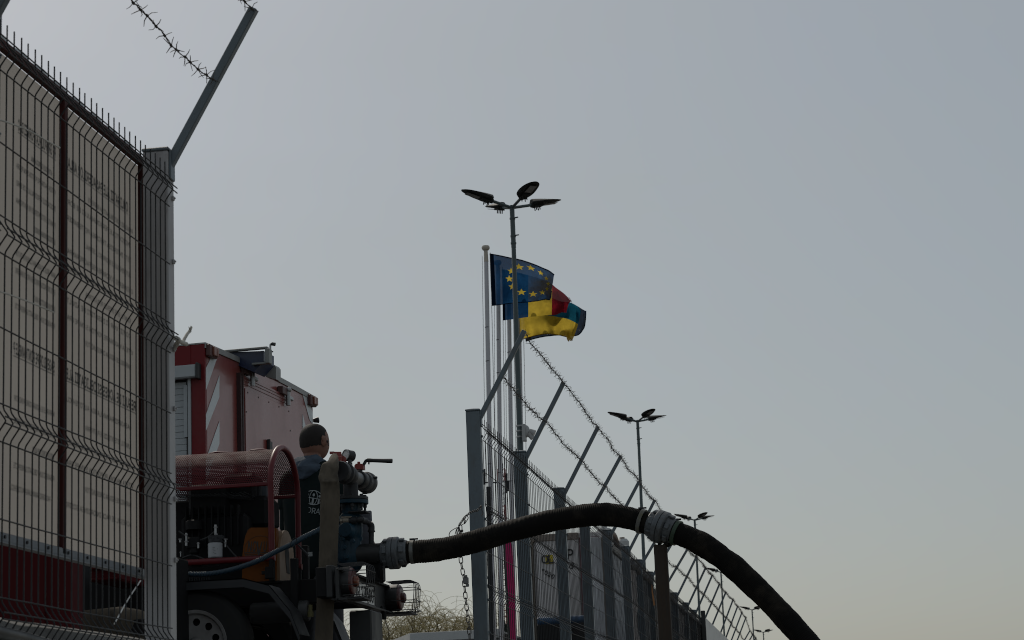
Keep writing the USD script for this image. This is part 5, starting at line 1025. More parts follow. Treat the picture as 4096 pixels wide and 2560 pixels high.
def luminaire(base, az, tilt, rad=1.02):
    o = V(math.sin(az), math.cos(az), 0); d = o*math.cos(tilt)+V(0, 0, 1)*math.sin(tilt); s = np.cross(d, V(0, 0, 1)); s /= np.linalg.norm(s); u = np.cross(s, d)
    a_ = part(lamp, 'lamp_arm', tube([base, base+d*.40], .025, 12), LAMPG, smooth=True)
    P_ = lambda t, w, h: base+d*(t*.92)+s*w+u*h
    o2 = [P_(.40+.62*t, w*.15*math.sqrt(max(0, 1-((t-.47)/.535)**2)), .035*(1-.75*t)) for t in np.linspace(.02, 1, 14) for w in (-1, 1)]
    o3 = [P_(.42+.52*t, w*.07*math.sin(math.pi*min(1, t*.8+.15)), .075*(1-t)+.02) for t in np.linspace(0, .8, 8) for w in (-1, 1)]
    o4 = [P_(.44+.53*t, w*.13*math.sqrt(max(0, 1-((t-.46)/.55)**2)), -.02*(1-t)) for t in np.linspace(0, 1, 10) for w in (-1, 1)]
    hd = part(lamp, 'luminaire', cat(hull(np.array(o2+o3+o4)), tube([base+d*.36, base+d*.50], .045, 12), hull([P_(t, w, h) for t in (.44, .62) for w in (-.06, .06) for h in (.03, -.045)])), LAMPB, smooth=25)
    part(hd, 'led_panel', hull([P_(t, w, -.026) for t in (.66, .92) for w in (-.062, .062)], [P_(t, w*.9, -.0315) for t in (.67, .91) for w in (-.062, .062)]), LEDP)
    part(hd, 'bracket_bolt', cat(*[cyl(P_(t, w, -.04), P_(t, w, -.10), .009, 6) for t in (.47, .54) for w in (-.03, .03)]), LAMPB)
for az, tl_ in ((-124.5, 14), (-34.5, 15), (55.5, 12), (145.5, 12)): luminaire(l0+V(0, 0, .0), math.radians(az), math.radians(tl_))
labs = ['second four-armed street lamp, rising just left of the hose coupling', 'third street lamp, standing behind the hose right of the coupling', 'fourth street lamp whose head is hidden behind the hose', 'fifth street lamp, small, its right arms hidden by the hose', 'farthest street lamp, small, at the lower right end of the fence']
for k, t_ in enumerate(tops_[1:]): copy_of(lamp, (t_[0]-.07, t_[1], GZ), labs[k])
# camera on the nearest lamp post
cc = W(1237, 1020, y=l0[1]-.12)
cctv = thing('security_camera', 'white security camera on a box strapped to the nearest lamp post', 'camera', cc)
Q = lambda a, b: W(a, b, y=l0[1]-.12)
part(cctv, 'junction_box', hull([p+V(0, o, 0) for p in (Q(1234, 1003), Q(1242, 1003), Q(1243, 1042), Q(1235, 1042)) for o in (-.06, .08)]), WHITEP)
part(cctv, 'camera_arm', cat(ell(Q(1243, 1019), (.06, .05, .1), 3), tube([Q(1245, 1018), Q(1254, 1021)], .04, 12)), WHITEP)
part(cctv, 'camera_housing', cat(tube([Q(1251, 1019), Q(1263, 1024)], [.045, .055], 16), tube([Q(1250, 1024), Q(1259, 1036)], [.05, .04], 16)), mat('camera_grey', (.25, .25, .25), .4))
part(cctv, 'strap', [lathe([(0, .056), (.025, .056)], lb+(l0-lb)*((W(1228, h, y=l0[1])[2]-GZ)/(l0[2]-GZ)), (0, 0, 1), 16, False) for h in (1008, 1020, 1034)], STEEL)

# ---------------------------------------------------------------- flagpoles and flags
FY = [41.0, 42.2, 43.4, 44.6]; FX = [1147.2, 1175.5, 1200.5, 1224.5]; FB = [1155.5, 1179.5, 1206, 1230]; FT = [582, 617, 652, 688]
FL = ['first flagpole from the left, carrying the blue flag with gold stars', 'second flagpole from the left, carrying the blue, yellow and red flag', 'third flagpole from the left, carrying the blue and yellow flag', 'fourth flagpole, hidden behind the lamp post, carrying the navy flag']
for i in range(4):
    t_ = W(FX[i], FT[i], y=FY[i]); b_ = W(FB[i], 1000, y=FY[i]); b_ = t_+(b_-t_)*((GZ-t_[2])/(b_[2]-t_[2]))
    fp = thing('flagpole', FL[i], 'flagpole', b_, 'flagpoles beside the fence')
    part(fp, 'pole', tube([b_, t_-V(0, 0, .25)], [.052, .044], 14), POLEG, smooth=True)
    part(fp, 'pole_head', cat(tube([t_-V(0, 0, .33), t_-V(0, 0, .08)], [.046, .040], 14), lathe([(0, .03), (0, .06), (.03, .082), (.06, .085), (.09, .07), (.10, .0)], t_-V(0, 0, .08), (0, 0, 1), 20)), mat('pole_cap', (.33, .30, .25), .5, var=.1))
    part(fp, 'pole_joint', [lathe([(0, .047+.006*f_), (.012, .047+.006*f_)], t_+(b_-t_)*f_, (0, 0, 1), 14) for f_ in (.17, .24, .45)], CAST)
    part(fp, 'halyard', [tube([t_+V(.1, -.03, -.15), b_+V(.15, -.03, 1)], .0055, 5), tube([t_+V(-.075, -.03, -.2), b_+V(-.09, -.03, 1)], .0045, 5)], CAST)
FBLUE = cloth_mat('flag_eu_blue', (.006, .034, .095), .62, .05, var=.15, tcol=(.008, .048, .125))
FBLUE2 = cloth_mat('flag_blue', (.006, .032, .09), .6, .02, var=.15, tcol=(.008, .042, .11))
FUKB = cloth_mat('flag_sky_blue', (.008, .08, .14), .5, .03, var=.12, tcol=(.012, .11, .17))
FYEL = cloth_mat('flag_yellow', (.32, .22, .018), .62, .03, var=.1, tcol=(.52, .375, .045))
FRED = cloth_mat('flag_red', (.17, .008, .016), .5, .03, var=.12, tcol=(.2, .010, .018))
FNAVY = cloth_mat('flag_navy', (.010, .018, .042), .5, .02, var=.12, tcol=(.013, .024, .05))
FHEM = cloth_mat('flag_hem', (.006, .016, .035), .3, .0, var=.1)
FWHT = cloth_mat('flag_print_white', (.5, .52, .55), .4, .0, var=.05)
STAR = cloth_mat('flag_star', (.5, .36, .04), .65, .0, var=.05, tcol=(.62, .46, .06))
def flag(top, mid, bot, yb, amp, waves, seed, nu=90, nv=40, fold=0.0):
    """Surface through three rows of surveyed points, billowing in depth. Returns P(u, v) as a grid (nv, nu, 3)."""
    T, Mi, Bo = (smooth_path(np.array([(a, b, 0) for a, b in r], float), nu) for r in (top, mid, bot)); g = np.random.default_rng(seed); out = np.zeros((nv, nu, 3))
    for j in range(nv):
        v = j/(nv-1); p = T*(1-v)*(1-2*v)+Mi*4*v*(1-v)+Bo*v*(2*v-1)
        for i in range(nu):
            u = i/(nu-1); dep = 1.5*amp*u**.6*(math.sin(waves*u*6.28+v*2.2+seed)+.45*math.sin(waves*2.3*u*6.28-v*4+seed*2)+.5*fold*math.sin(9*(u*.6+v)+seed))+.5*u
            dep += .03*u**.5*math.sin(15*u+7*v+seed*1.7)+.018*u*math.sin(31*u-9*v+seed)
            dep += .14*u*(meshkit.fbm(V(u*7, v*4, seed), 3)-.5)
            out[j, i] = W(p[i, 0], p[i, 1], y=yb+dep)
    return out
def band_of(G, u0, u1, v0=0.0, v1=1.0):
    nv, nu = G.shape[:2]; i0, i1 = int(round(u0*(nu-1))), int(round(u1*(nu-1))); j0, j1 = int(round(v0*(nv-1))), int(round(v1*(nv-1))); return sheet(G[j0:j1+1, i0:i1+1])
def at_uv(G, u, v):
    nv, nu = G.shape[:2]; x = min(max(u, 0), 1)*(nu-1); y = min(max(v, 0), 1)*(nv-1); i, j = min(int(x), nu-2), min(int(y), nv-2); a, b = x-i, y-j
    return G[j, i]*(1-a)*(1-b)+G[j, i+1]*a*(1-b)+G[j+1, i]*(1-a)*b+G[j+1, i+1]*a*b
g1 = flag([(1157, 600), (1180, 604), (1203, 609), (1232, 615), (1262, 625), (1283, 634), (1297, 640), (1309, 649)], [(1159, 661), (1185, 662), (1210, 662), (1240, 664), (1268, 668), (1288, 672), (1300, 672), (1306, 668)], [(1162, 722), (1186, 719), (1210, 716), (1240, 714), (1268, 711), (1288, 707), (1299, 707), (1303, 688)], FY[0], .16, 1.5, 1, fold=.8)
f1 = thing('flag', 'deep blue flag with a ring of gold stars, leftmost of the flags', 'flag', g1[0, 0])
from scipy.ndimage import zoom as _zoom
import shapely
gh = _zoom(g1, (150/g1.shape[0], 300/g1.shape[1], 1), order=3, mode='nearest', grid_mode=False); nvh, nuh = gh.shape[:2]
i0_ = int(.055*(nuh-1)); cv_, cf_ = sheet(gh[:, i0_:])
uvs = np.stack(np.meshgrid(np.arange(i0_, nuh)/(nuh-1), np.arange(nvh)/(nvh-1)), -1).reshape(-1, 2); fc = uvs[cf_].mean(1); left_ = np.ones(len(cf_), bool)
for k in range(12):          # the stars are cut into the cloth, so that light comes through them too
    a = k*math.pi/6; u0, v0, r = .52+.27*math.sin(a), .47-.34*math.cos(a), .080
    sp_ = Polygon([(u0+r*(1 if q % 2 == 0 else .42)*math.sin(q*math.pi/5)*.70, v0-r*(1 if q % 2 == 0 else .42)*math.cos(q*math.pi/5)) for q in range(10)])
    ins = shapely.contains_xy(sp_, fc[:, 0], fc[:, 1]); left_ &= ~ins; used_ = np.unique(cf_[ins]); rm = np.zeros(len(cv_), int); rm[used_] = np.arange(len(used_))
    part(f1, 'star', (cv_[used_], rm[cf_[ins]]), STAR, smooth=True)
part(f1, 'cloth', (cv_, cf_[left_]), FBLUE, smooth=True)
part(f1, 'hoist_hem', solid_sheet(g1[:, :6], .004, (0, -1, 0)), FHEM, smooth=True)
part(f1, 'edge_hem', [tube(g1[0], .012, 5), tube(g1[-1], .010, 5)], FHEM)
g2 = flag([(1186, 636), (1212, 641), (1240, 648), (1268, 656), (1296, 666), (1314, 680), (1333, 694), (1350, 712)], [(1187, 697), (1212, 697), (1240, 696), (1268, 697), (1296, 700), (1314, 706), (1330, 712), (1343, 719)], [(1188, 757), (1212, 754), (1240, 750), (1268, 747), (1296, 744), (1312, 744), (1327, 738), (1338, 739)], FY[1], .12, 1.3, 2, fold=.5)
f2 = thing('flag', 'flag of upright blue, yellow and red bands, behind the starred flag', 'flag', g2[0, 0])
part(f2, 'blue_band', band_of(g2, 0, .33), FBLUE2, smooth=True); part(f2, 'yellow_band', band_of(g2, .33, .625), FYEL, smooth=True); part(f2, 'red_band', band_of(g2, .625, 1), FRED, smooth=True)
part(f2, 'hoist_hem', solid_sheet(g2[:, :4], .004, (0, -1, 0)), FHEM, smooth=True)
part(f2, 'loose_thread', [*[tube(smooth_path([W(a, b, y=FY[1]+.4), W(a+5, b-4, y=FY[1]+.4), W(a+10, b+2, y=FY[1]+.4), W(a+11, b+8, y=FY[1]+.4)], 14), .003, 4) for a, b in ((1338, 706), (1340, 709))]], FRED)
g3 = flag([(1213, 670), (1240, 678), (1270, 690), (1300, 702), (1325, 712), (1345, 714), (1362, 722), (1372, 733)], [(1216, 744), (1240, 742), (1268, 741), (1296, 744), (1320, 748), (1340, 752), (1356, 759), (1366, 765)], [(1222, 805), (1242, 799), (1264, 793), (1288, 789), (1310, 790), (1328, 793), (1345, 798), (1352, 804)], FY[2], .15, 1.8, 3, fold=1.2)
f3 = thing('flag', 'flag of blue over yellow, its lower corner drooping, below the other flags', 'flag', g3[0, 0])
part(f3, 'blue_band', band_of(g3, 0, 1, 0, .5), FUKB, smooth=True); part(f3, 'yellow_band', band_of(g3, 0, 1, .5, 1), FYEL, smooth=True)
part(f3, 'hoist_tape', solid_sheet(g3[20:, 2:7], .004, (0, -1, 0)), cloth_mat('hoist_tape', (.45, .4, .3), .4))
part(f3, 'bottom_hem', tube(g3[-1], .010, 5), cloth_mat('yellow_hem', (.22, .13, .01), .3))
dr = np.array([[W(a, b, y=FY[2]+.25+c_) for a, b, c_ in r] for r in (((1337, 786, 0), (1342, 784, .06), (1347, 788, 0)), ((1338, 795, 0), (1344, 794, .08), (1348, 797, 0)), ((1340, 803, 0), (1345, 805, .06), (1349, 806, 0)), ((1344, 808, 0), (1347, 809, .02), (1351, 803, 0)))])
part(f3, 'drooping_corner', sheet(np.array([[smooth_path(dr[:, 0], 12)[k]*(1-t)+smooth_path(dr[:, 2], 12)[k]*t+V(0, -.1, 0)*4*t*(1-t) for t in np.linspace(0, 1, 7)] for k in range(12)])), FYEL, smooth=True)
g4 = flag([(1236, 700), (1270, 704), (1300, 709), (1325, 714), (1345, 716), (1362, 722), (1375, 730), (1384, 735)], [(1238, 752), (1268, 752), (1298, 752), (1322, 753), (1345, 755), (1362, 757), (1374, 757), (1383, 758)], [(1242, 806), (1262, 800), (1285, 795), (1312, 792), (1338, 791), (1358, 793), (1370, 788), (1380, 774)], FY[3], .13, 1.6, 4, fold=.8)
f4 = thing('flag', 'navy flag with white web address along its foot, rearmost of the flags', 'flag', g4[0, 0])
part(f4, 'cloth', band_of(g4, .09, 1), FNAVY, smooth=True); part(f4, 'hoist_hem', solid_sheet(g4[:, :9], .004, (0, -1, 0)), FHEM, smooth=True)
part(f4, 'edge_hem', [tube(g4[-1], .012, 5), tube(g4[:, -1], .011, 5)], FHEM)
def on_flag(txt, u0, u1, v0, v1):
    t = meshkit.text_mesh(txt, 1.0, .02, True); v = np.array(t.vertices); v[:, 0] /= v[:, 0].max(); return np.array([at_uv(g4, u0+(u1-u0)*a, v1+(v0-v1)*b)+V(0, -.012-.2*c_, 0) for a, b, c_ in v]), np.array(t.faces)
part(f4, 'lettering', [on_flag('www.', .30, .54, .875, .965), on_flag('ro', .765, .85, .80, .89)], FWHT, smooth=False)

# ---------------------------------------------------------------- lattice mast and what stands behind the far fence
ym = 100.0
mt, mb = W(1184.5, 1108, y=ym), W(1190, 1512, y=ym); mb = mt+(mb-mt)*((GZ-mt[2])/(mb[2]-mt[2]))
mast = thing('lattice_mast', 'slim red and white lattice radio mast behind the mesh beside the flagpoles', 'mast', mb)
nb = 46; mh = .17; secs = {0: [], 1: []}
cor = [V(-mh, -mh, 0), V(mh, -mh, 0), V(mh, mh, 0), V(-mh, mh, 0)]
for k in range(nb):
    a, b = mb+(mt-mb)*k/nb, mb+(mt-mb)*(k+1)/nb; s_ = secs[(k//4) % 2]
    for q in range(4):
        c_, d_ = cor[q], cor[(q+1) % 4]; s_ += [beam(a+c_, b+c_, .035, .035), beam(a+c_, a+d_, .022, .022), beam(a+c_, b+d_, .02, .02) if (k+q) % 2 else beam(a+d_, b+c_, .02, .02)]
part(mast, 'white_section', cat(*secs[0]), mat('mast_white', (.36, .36, .36), .6)); part(mast, 'red_section', cat(*secs[1]), mat('mast_red', (.2, .02, .02), .6))
A_ = lambda a, b: W(a, b, y=ym)
part(mast, 'antenna', cat(*[cyl(A_(x, y0_), A_(x, y1_), .05, 8) for x, y0_, y1_ in ((1197, 1118, 1165), (1186, 1095, 1112), (1144, 1108, 1145), (1201, 1135, 1160))], *[cyl(A_(x0_, y_), A_(x1_, y_), .035, 6) for x0_, x1_, y_ in ((1140, 1184, 1140), (1184, 1201, 1138), (1184, 1198, 1125), (1141, 1148, 1122))]), CAST)
# magenta feather banner
ybn = 24.0; Bn = lambda a, b, dy_=0: W(a, b, y=ybn+dy_)
lp_ = [(1189.5, 1262), (1190.8, 1290), (1193, 1340), (1198, 1400), (1201, 1460), (1203, 1512), (1205, 1580)]
rp_ = [(1203, 1258), (1209.7, 1290), (1213, 1340), (1216, 1400), (1217.5, 1460), (1219, 1512), (1221, 1580)]
bl_, br_ = smooth_path([Bn(a, b) for a, b in lp_], 50), smooth_path([Bn(a, b, .3) for a, b in rp_], 50)
ban = thing('feather_banner', 'narrow magenta feather banner upright behind the far fence', 'banner', (bl_[-1][0], ybn, GZ))
part(ban, 'banner_cloth', sheet(np.array([[bl_[k]*(1-t)+br_[k]*t+V(0, -.05*math.sin(t*3.1), 0) for t in np.linspace(0, 1, 9)] for k in range(50)])), cloth_mat('banner_magenta', (.17, .012, .065), .5, 0, var=.15, tcol=(.24, .02, .085)), smooth=True)
part(ban, 'banner_pole', cat(tube(bl_, .012, 8), cyl(bl_[-1], V(bl_[-1][0], ybn, GZ), .012, 8)), BLACK)
# a dark bracketed pole beside the mast
Y3 = 30.0; E_ = lambda a, b: W(a, b, y=Y3)
dp = thing('signal_pole', 'thin dark pole with a small bracket, left of the lattice mast behind the mesh', 'pole', V(E_(1156, 1500)[0], Y3, GZ))
part(dp, 'pole', cyl(V(E_(1157, 1500)[0], Y3, GZ), E_(1154, 1150), .035, 10), CAST); part(dp, 'bracket', [cat(beam(E_(1142, 1370), E_(1156, 1362), .03, .03), beam(E_(1145, 1372), E_(1157, 1392), .025, .025)), beam(E_(1150, 1208), E_(1162, 1206), .1, .12)], CAST)
for k, (a, b_, h_, lab) in enumerate(((1158, 1490, .9, 'dark clipped conifer bush behind the mesh, beside the gate post'), (1197, 1495, .8, 'dark clipped conifer bush behind the mesh, under the lattice mast'))):
    o = V(W(a, b_, y=60)[0], 60.0, GZ); zt_ = W(a, b_-18, y=60)[2]; g = np.random.default_rng(40+k); fo = []
    for q in range(420):
        h = g.uniform(.05, 1)**.8; r_ = .42*(1.05-h)**.6*g.uniform(.6, 1.05); t = g.uniform(0, 6.28); c_ = o+V(r_*math.cos(t), r_*math.sin(t), h*(zt_-GZ)); d_ = V(math.cos(t)*.5, math.sin(t)*.5, g.uniform(.6, 1.2))*.22
        s_ = np.cross(d_, V(0, 0, 1)); s_ = s_/np.linalg.norm(s_)*.05; fo.append((np.array([c_-s_, c_+s_, c_+d_]), np.array([[0, 1, 2]])))
    bu = thing('conifer_bush', lab, 'bush', o); part(bu, 'foliage', cat(*fo), mat('conifer_green', (.012, .018, .012), .8)); part(bu, 'trunk', cyl(o, o+V(0, 0, (zt_-GZ)*.8), .05, 8), WOOD)

# containers behind the far fence (their long sides follow it)
def container(name, label, xw, d0, d1, dtop, dpx, col, deep=2.3, cat_='container', ribs=True, group=None):
    y0, y1 = W(d0, 1300, x=xw)[1], W(d1, 1300, x=xw)[1]; zt_ = W(dpx, dtop, x=xw)[2]
    c_ = thing(name, label, cat_, (xw-deep/2, (y0+y1)/2, GZ), group)
    m_ = mat('container_'+'_'.join(str(int(q*1000)) for q in col), col, .55, var=.14, scale=3, stretch=(1, 1, .3), dirt=tuple(V(*col)*.45), dirt_amt=.5, dirt_scale=2)
    part(c_, 'body', bx((xw-deep/2, (y0+y1)/2, (GZ+.1+zt_)/2), (deep, y1-y0, zt_-GZ-.1), bev=.01), m_)
    if ribs: part(c_, 'wall_rib', [bx((xw+.008, y, (GZ+.3+zt_)/2-.05), (.03, .09, zt_-GZ-.5)) for y in np.arange(y0+.2, y1-.15, .22)], m_)
    part(c_, 'corner_post', [bx((xw+.012, y, (GZ+.1+zt_)/2), (.05, .1, zt_-GZ-.1), bev=.006) for y in (y0+.04, y1-.04)], mat('container_post', (.09, .075, .06), .6, var=.3))
    part(c_, 'top_rail', bx((xw+.012, (y0+y1)/2, zt_-.06), (.06, y1-y0, .12), bev=.008), mat('container_rail', (.12, .11, .10), .6, var=.3))
    return c_, y0, y1, zt_, m_
XC = -3.35
# a box trailer seen end-on beyond the fence
yA = 36.0; EA = lambda a, b, o=0.0: W(a, b, y=yA-o)
tx0, tx1, txm, tzt = EA(1257, 1300)[0], EA(1421, 1300)[0], EA(1368, 1300)[0], EA(1300, 1262)[2]
PALE = mat('trailer_pale', (.42, .405, .405), .5, var=.1, scale=2, stretch=(1, 1, .3), dirt=(.26, .24, .23), dirt_amt=.5, dirt_scale=2)
bt_ = thing('box_trailer', 'pale box trailer end with black letters and maroon strip, behind the far fence', 'trailer', ((tx0+tx1)/2, yA+3, GZ))
part(bt_, 'body', bx(((tx0+tx1)/2, yA+3, (GZ+.9+tzt)/2), (tx1-tx0, 6, tzt-GZ-.9), bev=.02), PALE)
part(bt_, 'rear_door', bx(((tx0+txm)/2+.03, yA-.02, (GZ+1.0+tzt)/2), (txm-tx0-.08, .04, tzt-GZ-1.1), bev=.01), PALE)
part(bt_, 'maroon_strip', bx(((txm+tx1)/2, yA-.022, (GZ+1.0+EA(1400, 1268)[2])/2), (tx1-txm-.03, .045, EA(1400, 1268)[2]-GZ-1.0), bev=.008), mat('strip_maroon', (.10, .017, .03), .5, var=.2, scale=3))
part(bt_, 'frame_post', [bx((tx0-.005, yA-.02, (GZ+.9+tzt)/2), (.07, .06, tzt-GZ-.9), bev=.008)], mat('trailer_frame', (.075, .06, .045), .6, var=.3))
part(bt_, 'top_rail', bx(((tx0+txm)/2, yA-.03, tzt-.06), (txm-tx0, .06, .12), bev=.01), mat('trailer_rail', (.16, .13, .11), .6, var=.3))
part(bt_, 'wheel', [lathe([(-.14, .3), (-.14, .47), (.14, .47), (.14, .3)], (x, y, GZ+.48), (1, 0, 0), 24) for x in (tx0+.2, tx1-.2) for y in (yA+1.2, yA+4.6)], RUBBER2)
part(bt_, 'underframe', bx(((tx0+tx1)/2, yA+3, GZ+.72), (tx1-tx0-.3, 5.6, .34)), SOOT)
def painted(txt, a, b, size, rot=0.0):
    p = EA(a, b, .05); t = meshkit.text_mesh(txt, size, .004, True); v = np.array(t.vertices); c_, s_ = math.cos(rot), math.sin(rot)
    return np.stack([p[0]+v[:, 0]*c_-v[:, 1]*s_, np.full(len(v), p[1])-v[:, 2], p[2]+v[:, 0]*s_+v[:, 1]*c_], -1), np.array(t.faces)[:, ::-1]
part(bt_, 'yellow_patch', bx(((EA(1289, 1320)[0]+EA(1307, 1320)[0])/2, yA-.043, EA(1300, 1322)[2]), (EA(1307, 1320)[0]-EA(1289, 1320)[0], .006, EA(1300, 1312)[2]-EA(1300, 1333)[2])), mat('patch_yellow', (.40, .31, .01), .6))
part(bt_, 'lettering', [painted('O', 1277.5, 1331, .135), painted('L', 1293, 1331, .15), painted('P', 1336, 1321, .17), painted('o', 1280.5, 1349, .05), painted('020', 1284, 1355, .075, -.56), painted('8', 1341, 1340, .11, -.5)], INK, smooth=False)
part(bt_, 'door_latch', cat(bx(EA(1309, 1478, .06), (.09, .06, .16), bev=.01), bx(EA(1303, 1486, .05), (.12, .05, .05), bev=.01)), BLACK)
container('shipping_container', 'weathered grey container behind the far fence, below the white tank', XC, 1424, 1490, 1296, 1455, (.42, .43, .45), deep=.22)
container('shipping_container', 'brown-edged dark container behind the far fence, left of the wooden stake', XC+.1, 1492, 1535, 1340, 1512, (.40, .385, .39), deep=.6)
container('shipping_container', 'pale dusty container behind the far fence, right of the wooden stake', XC, 1538, 1660, 1405, 1560, (.36, .35, .345), deep=1.0)
# white tank and brown duct on the roofs
tk = thing('white_tank', 'white rounded plastic tank on a tall stand behind the fence and hose', 'tank', W(1424, 1250, x=-3.9))
T_ = lambda a, b: W(a, b, x=-3.9)
def stand_legs(c, r, base): return [cyl((c[0]+r*i, c[1]+r*j, GZ), (c[0]+r*i, c[1]+r*j, c[2]-base), .03, 8) for i in (-.7, .7) for j in (-.7, .7)]
tc_ = T_(1428, 1262); part(tk, 'tank_body', lathe([(-.4, 0), (-.4, .14), (-.1, .15), (.05, .14), (.10, .10), (.12, 0)], tc_, (0, 0, 1), 26), WHITEP); part(tk, 'stand_leg', stand_legs(tc_, .12, .4), CAST); part(tk, 'tank_lid', lathe([(.11, .05), (.14, .05), (.14, 0)], tc_, (0, 0, 1), 18), WHITEP)
part(tk, 'tank_band', [lathe([(h, .147), (h+.02, .156), (h+.04, .147)], tc_, (0, 0, 1), 26) for h in (-.35, -.2)], WHITEP)
bd = thing('brown_duct', 'bent brown duct behind the fence under the suction hose', 'duct', T_(1448, 1275)); part(bd, 'duct_bend', tube(smooth_path([T_(1440, 1258), T_(1448, 1266), T_(1454, 1282), T_(1458, 1310), T_(1462, 1360)], 30), .07, 14), mat('duct_brown', (.07, .045, .03), .6, var=.3), smooth=True)
part(bd, 'duct_collar', lathe([(0, .085), (.06, .085)], T_(1456, 1300), (0, .1, 1), 16), CAST)
w2 = T_(1470, 1282); tk2 = thing('white_tank', 'second white plastic tank, partly hidden beyond the brown duct', 'tank', w2); part(tk2, 'tank_body', lathe([(-.5, 0), (-.5, .13), (.02, .13), (.07, .09), (.08, 0)], w2, (0, 0, 1), 24), WHITEP); part(tk2, 'stand_leg', stand_legs(w2, .11, .5), CAST); part(tk2, 'tank_lid', lathe([(.07, .05), (.10, .05), (.10, 0)], w2, (0, 0, 1), 14), mat('lid_brown', (.1, .06, .04), .6))
# blue drum across the trailer's foot
yb_ = 33.0; q0, q1 = W(1270, 1468, y=yb_), W(1425, 1468, y=yb_); q1[2] = q0[2]; q0[2] -= .0
by_ = thing('blue_drum', 'blue ribbed drum lying across a black stand before the box trailer', 'drum', ((q0[0]+q1[0])/2, yb_, GZ))
Ld = q1[0]-q0[0]; dprof = [(0, 0)]
for k in range(14): dprof += [(Ld*k/14, .058), (Ld*(k+.5)/14, .066)]
part(by_, 'drum_shell', lathe(dprof+[(Ld, .058), (Ld, 0)], q0, (1, 0, 0), 22), mat('drum_blue', (.014, .05, .11), .4, var=.2, scale=5))
part(by_, 'stand', bx(((q0[0]+q1[0])/2, yb_+.1, (GZ+q0[2]-.062)/2), (Ld, .4, q0[2]-.062-GZ), bev=.01), SOOT)

# tarpaulins tied to the inside of the far fence
TARP = cloth_mat('tarp_dark', (.085, .095, .105), .4, .0, var=.35, scale=5, tcol=(.09, .1, .11))
TARP2 = cloth_mat('tarp_foil', (.16, .165, .175), .4, .05, var=.35, scale=5, tcol=(.2, .2, .21))
def tarp(i, f0, f1, drop0, drop1, m, lab, seed):
    ya, yb = py[i]+(py[i+1]-py[i])*f0, py[i]+(py[i+1]-py[i])*f1; g = []
    for a in np.linspace(0, 1, 40):
        y = ya+(yb-ya)*a; x0_ = xr(y)-.05; ztop = pz[i]+(pz[i+1]-pz[i])*(f0+(f1-f0)*a)-.12; r_ = []
        for b in np.linspace(0, 1, 24):
            z = ztop-drop0-(drop1-drop0)*b+.03*math.sin(a*14+seed)*b; x = x0_-.03+.035*(meshkit.fbm(V(a*8, b*5, seed), 3)-.5)*2+.018*math.sin(a*22+3*b+seed)
            r_.append((min(x, x0_+.02), y, z))
        g.append(r_)
    t_ = thing('tarpaulin', lab, 'tarpaulin', g[0][0]); part(t_, 'tarp_sheet', sheet(np.array(g)), m, smooth=True)
    rl = [(xr(ya+(yb-ya)*a)-.045, ya+(yb-ya)*a, g[int(a*39)][0][2]+.02*math.sin(a*9+seed)) for a in np.linspace(0, 1, 30)]
    part(t_, 'rolled_edge', tube(rl, [.03+.012*math.sin(k*1.3+seed) for k in range(30)], 10), TARP2, smooth=True)
tl_ = ['dark tarpaulin tied behind the fence bay just left of the wooden stake', 'grey foil tarpaulin behind the fence bay under the second lamp', 'dark tarpaulin behind the fence right of the wooden stake', 'grey foil tarpaulin with rolled top in the second bay right of the stake', 'dark tarpaulin in the third bay right of the stake', 'last grey tarpaulin before the white panel on the fence']
for k, (i, f0, f1, d0, d1, m_) in enumerate(((6, .1, .98, .0, 1.5, TARP), (5, .35, .9, .02, 1.45, TARP2), (8, .1, .95, .02, 1.5, TARP), (9, .05, .95, .05, 1.5, TARP2), (10, .05, .95, .05, 1.5, TARP), (11, .05, .95, .05, 1.5, TARP2))): tarp(i, f0, f1, d0, d1, m_, tl_[k], k+1)
# white sign panels fixed along the far bays
pa0, pa1 = py[11]+.9, py[17]
wp = thing('white_hoarding', 'long white panel fixed along the far end of the fence', 'panel', (xr(pa0), pa0, GZ))
z0_, z1_ = pz[12]-.06, pz[17]-.06
for k in range(4):
    u0, u1 = k/4, (k+1)/4; y0_, y1_ = pa0+(pa1-pa0)*u0+.01, pa0+(pa1-pa0)*u1-.01; zt0_, zt1_ = z0_+(z1_-z0_)*u0, z0_+(z1_-z0_)*u1; x0_, x1_ = xr(y0_)+.06, xr(y1_)+.06
    part(wp, 'sheet', hexa([(x0_-.02, y0_, GZ-.2), (x0_, y0_, GZ-.2), (x1_, y1_, GZ-.2), (x1_-.02, y1_, GZ-.2), (x0_-.02, y0_, zt0_), (x0_, y0_, zt0_), (x1_, y1_, zt1_), (x1_-.02, y1_, zt1_)]), mat('panel_white', (.42, .42, .41), .55, var=.1, scale=2, dirt=(.15, .14, .12), dirt_amt=.5))
part(wp, 'edge_post', bx((xr(pa0)+.06, pa0-.03, (z0_+GZ)/2+.03), (.07, .05, z0_-GZ+.1), bev=.006), BLACK)

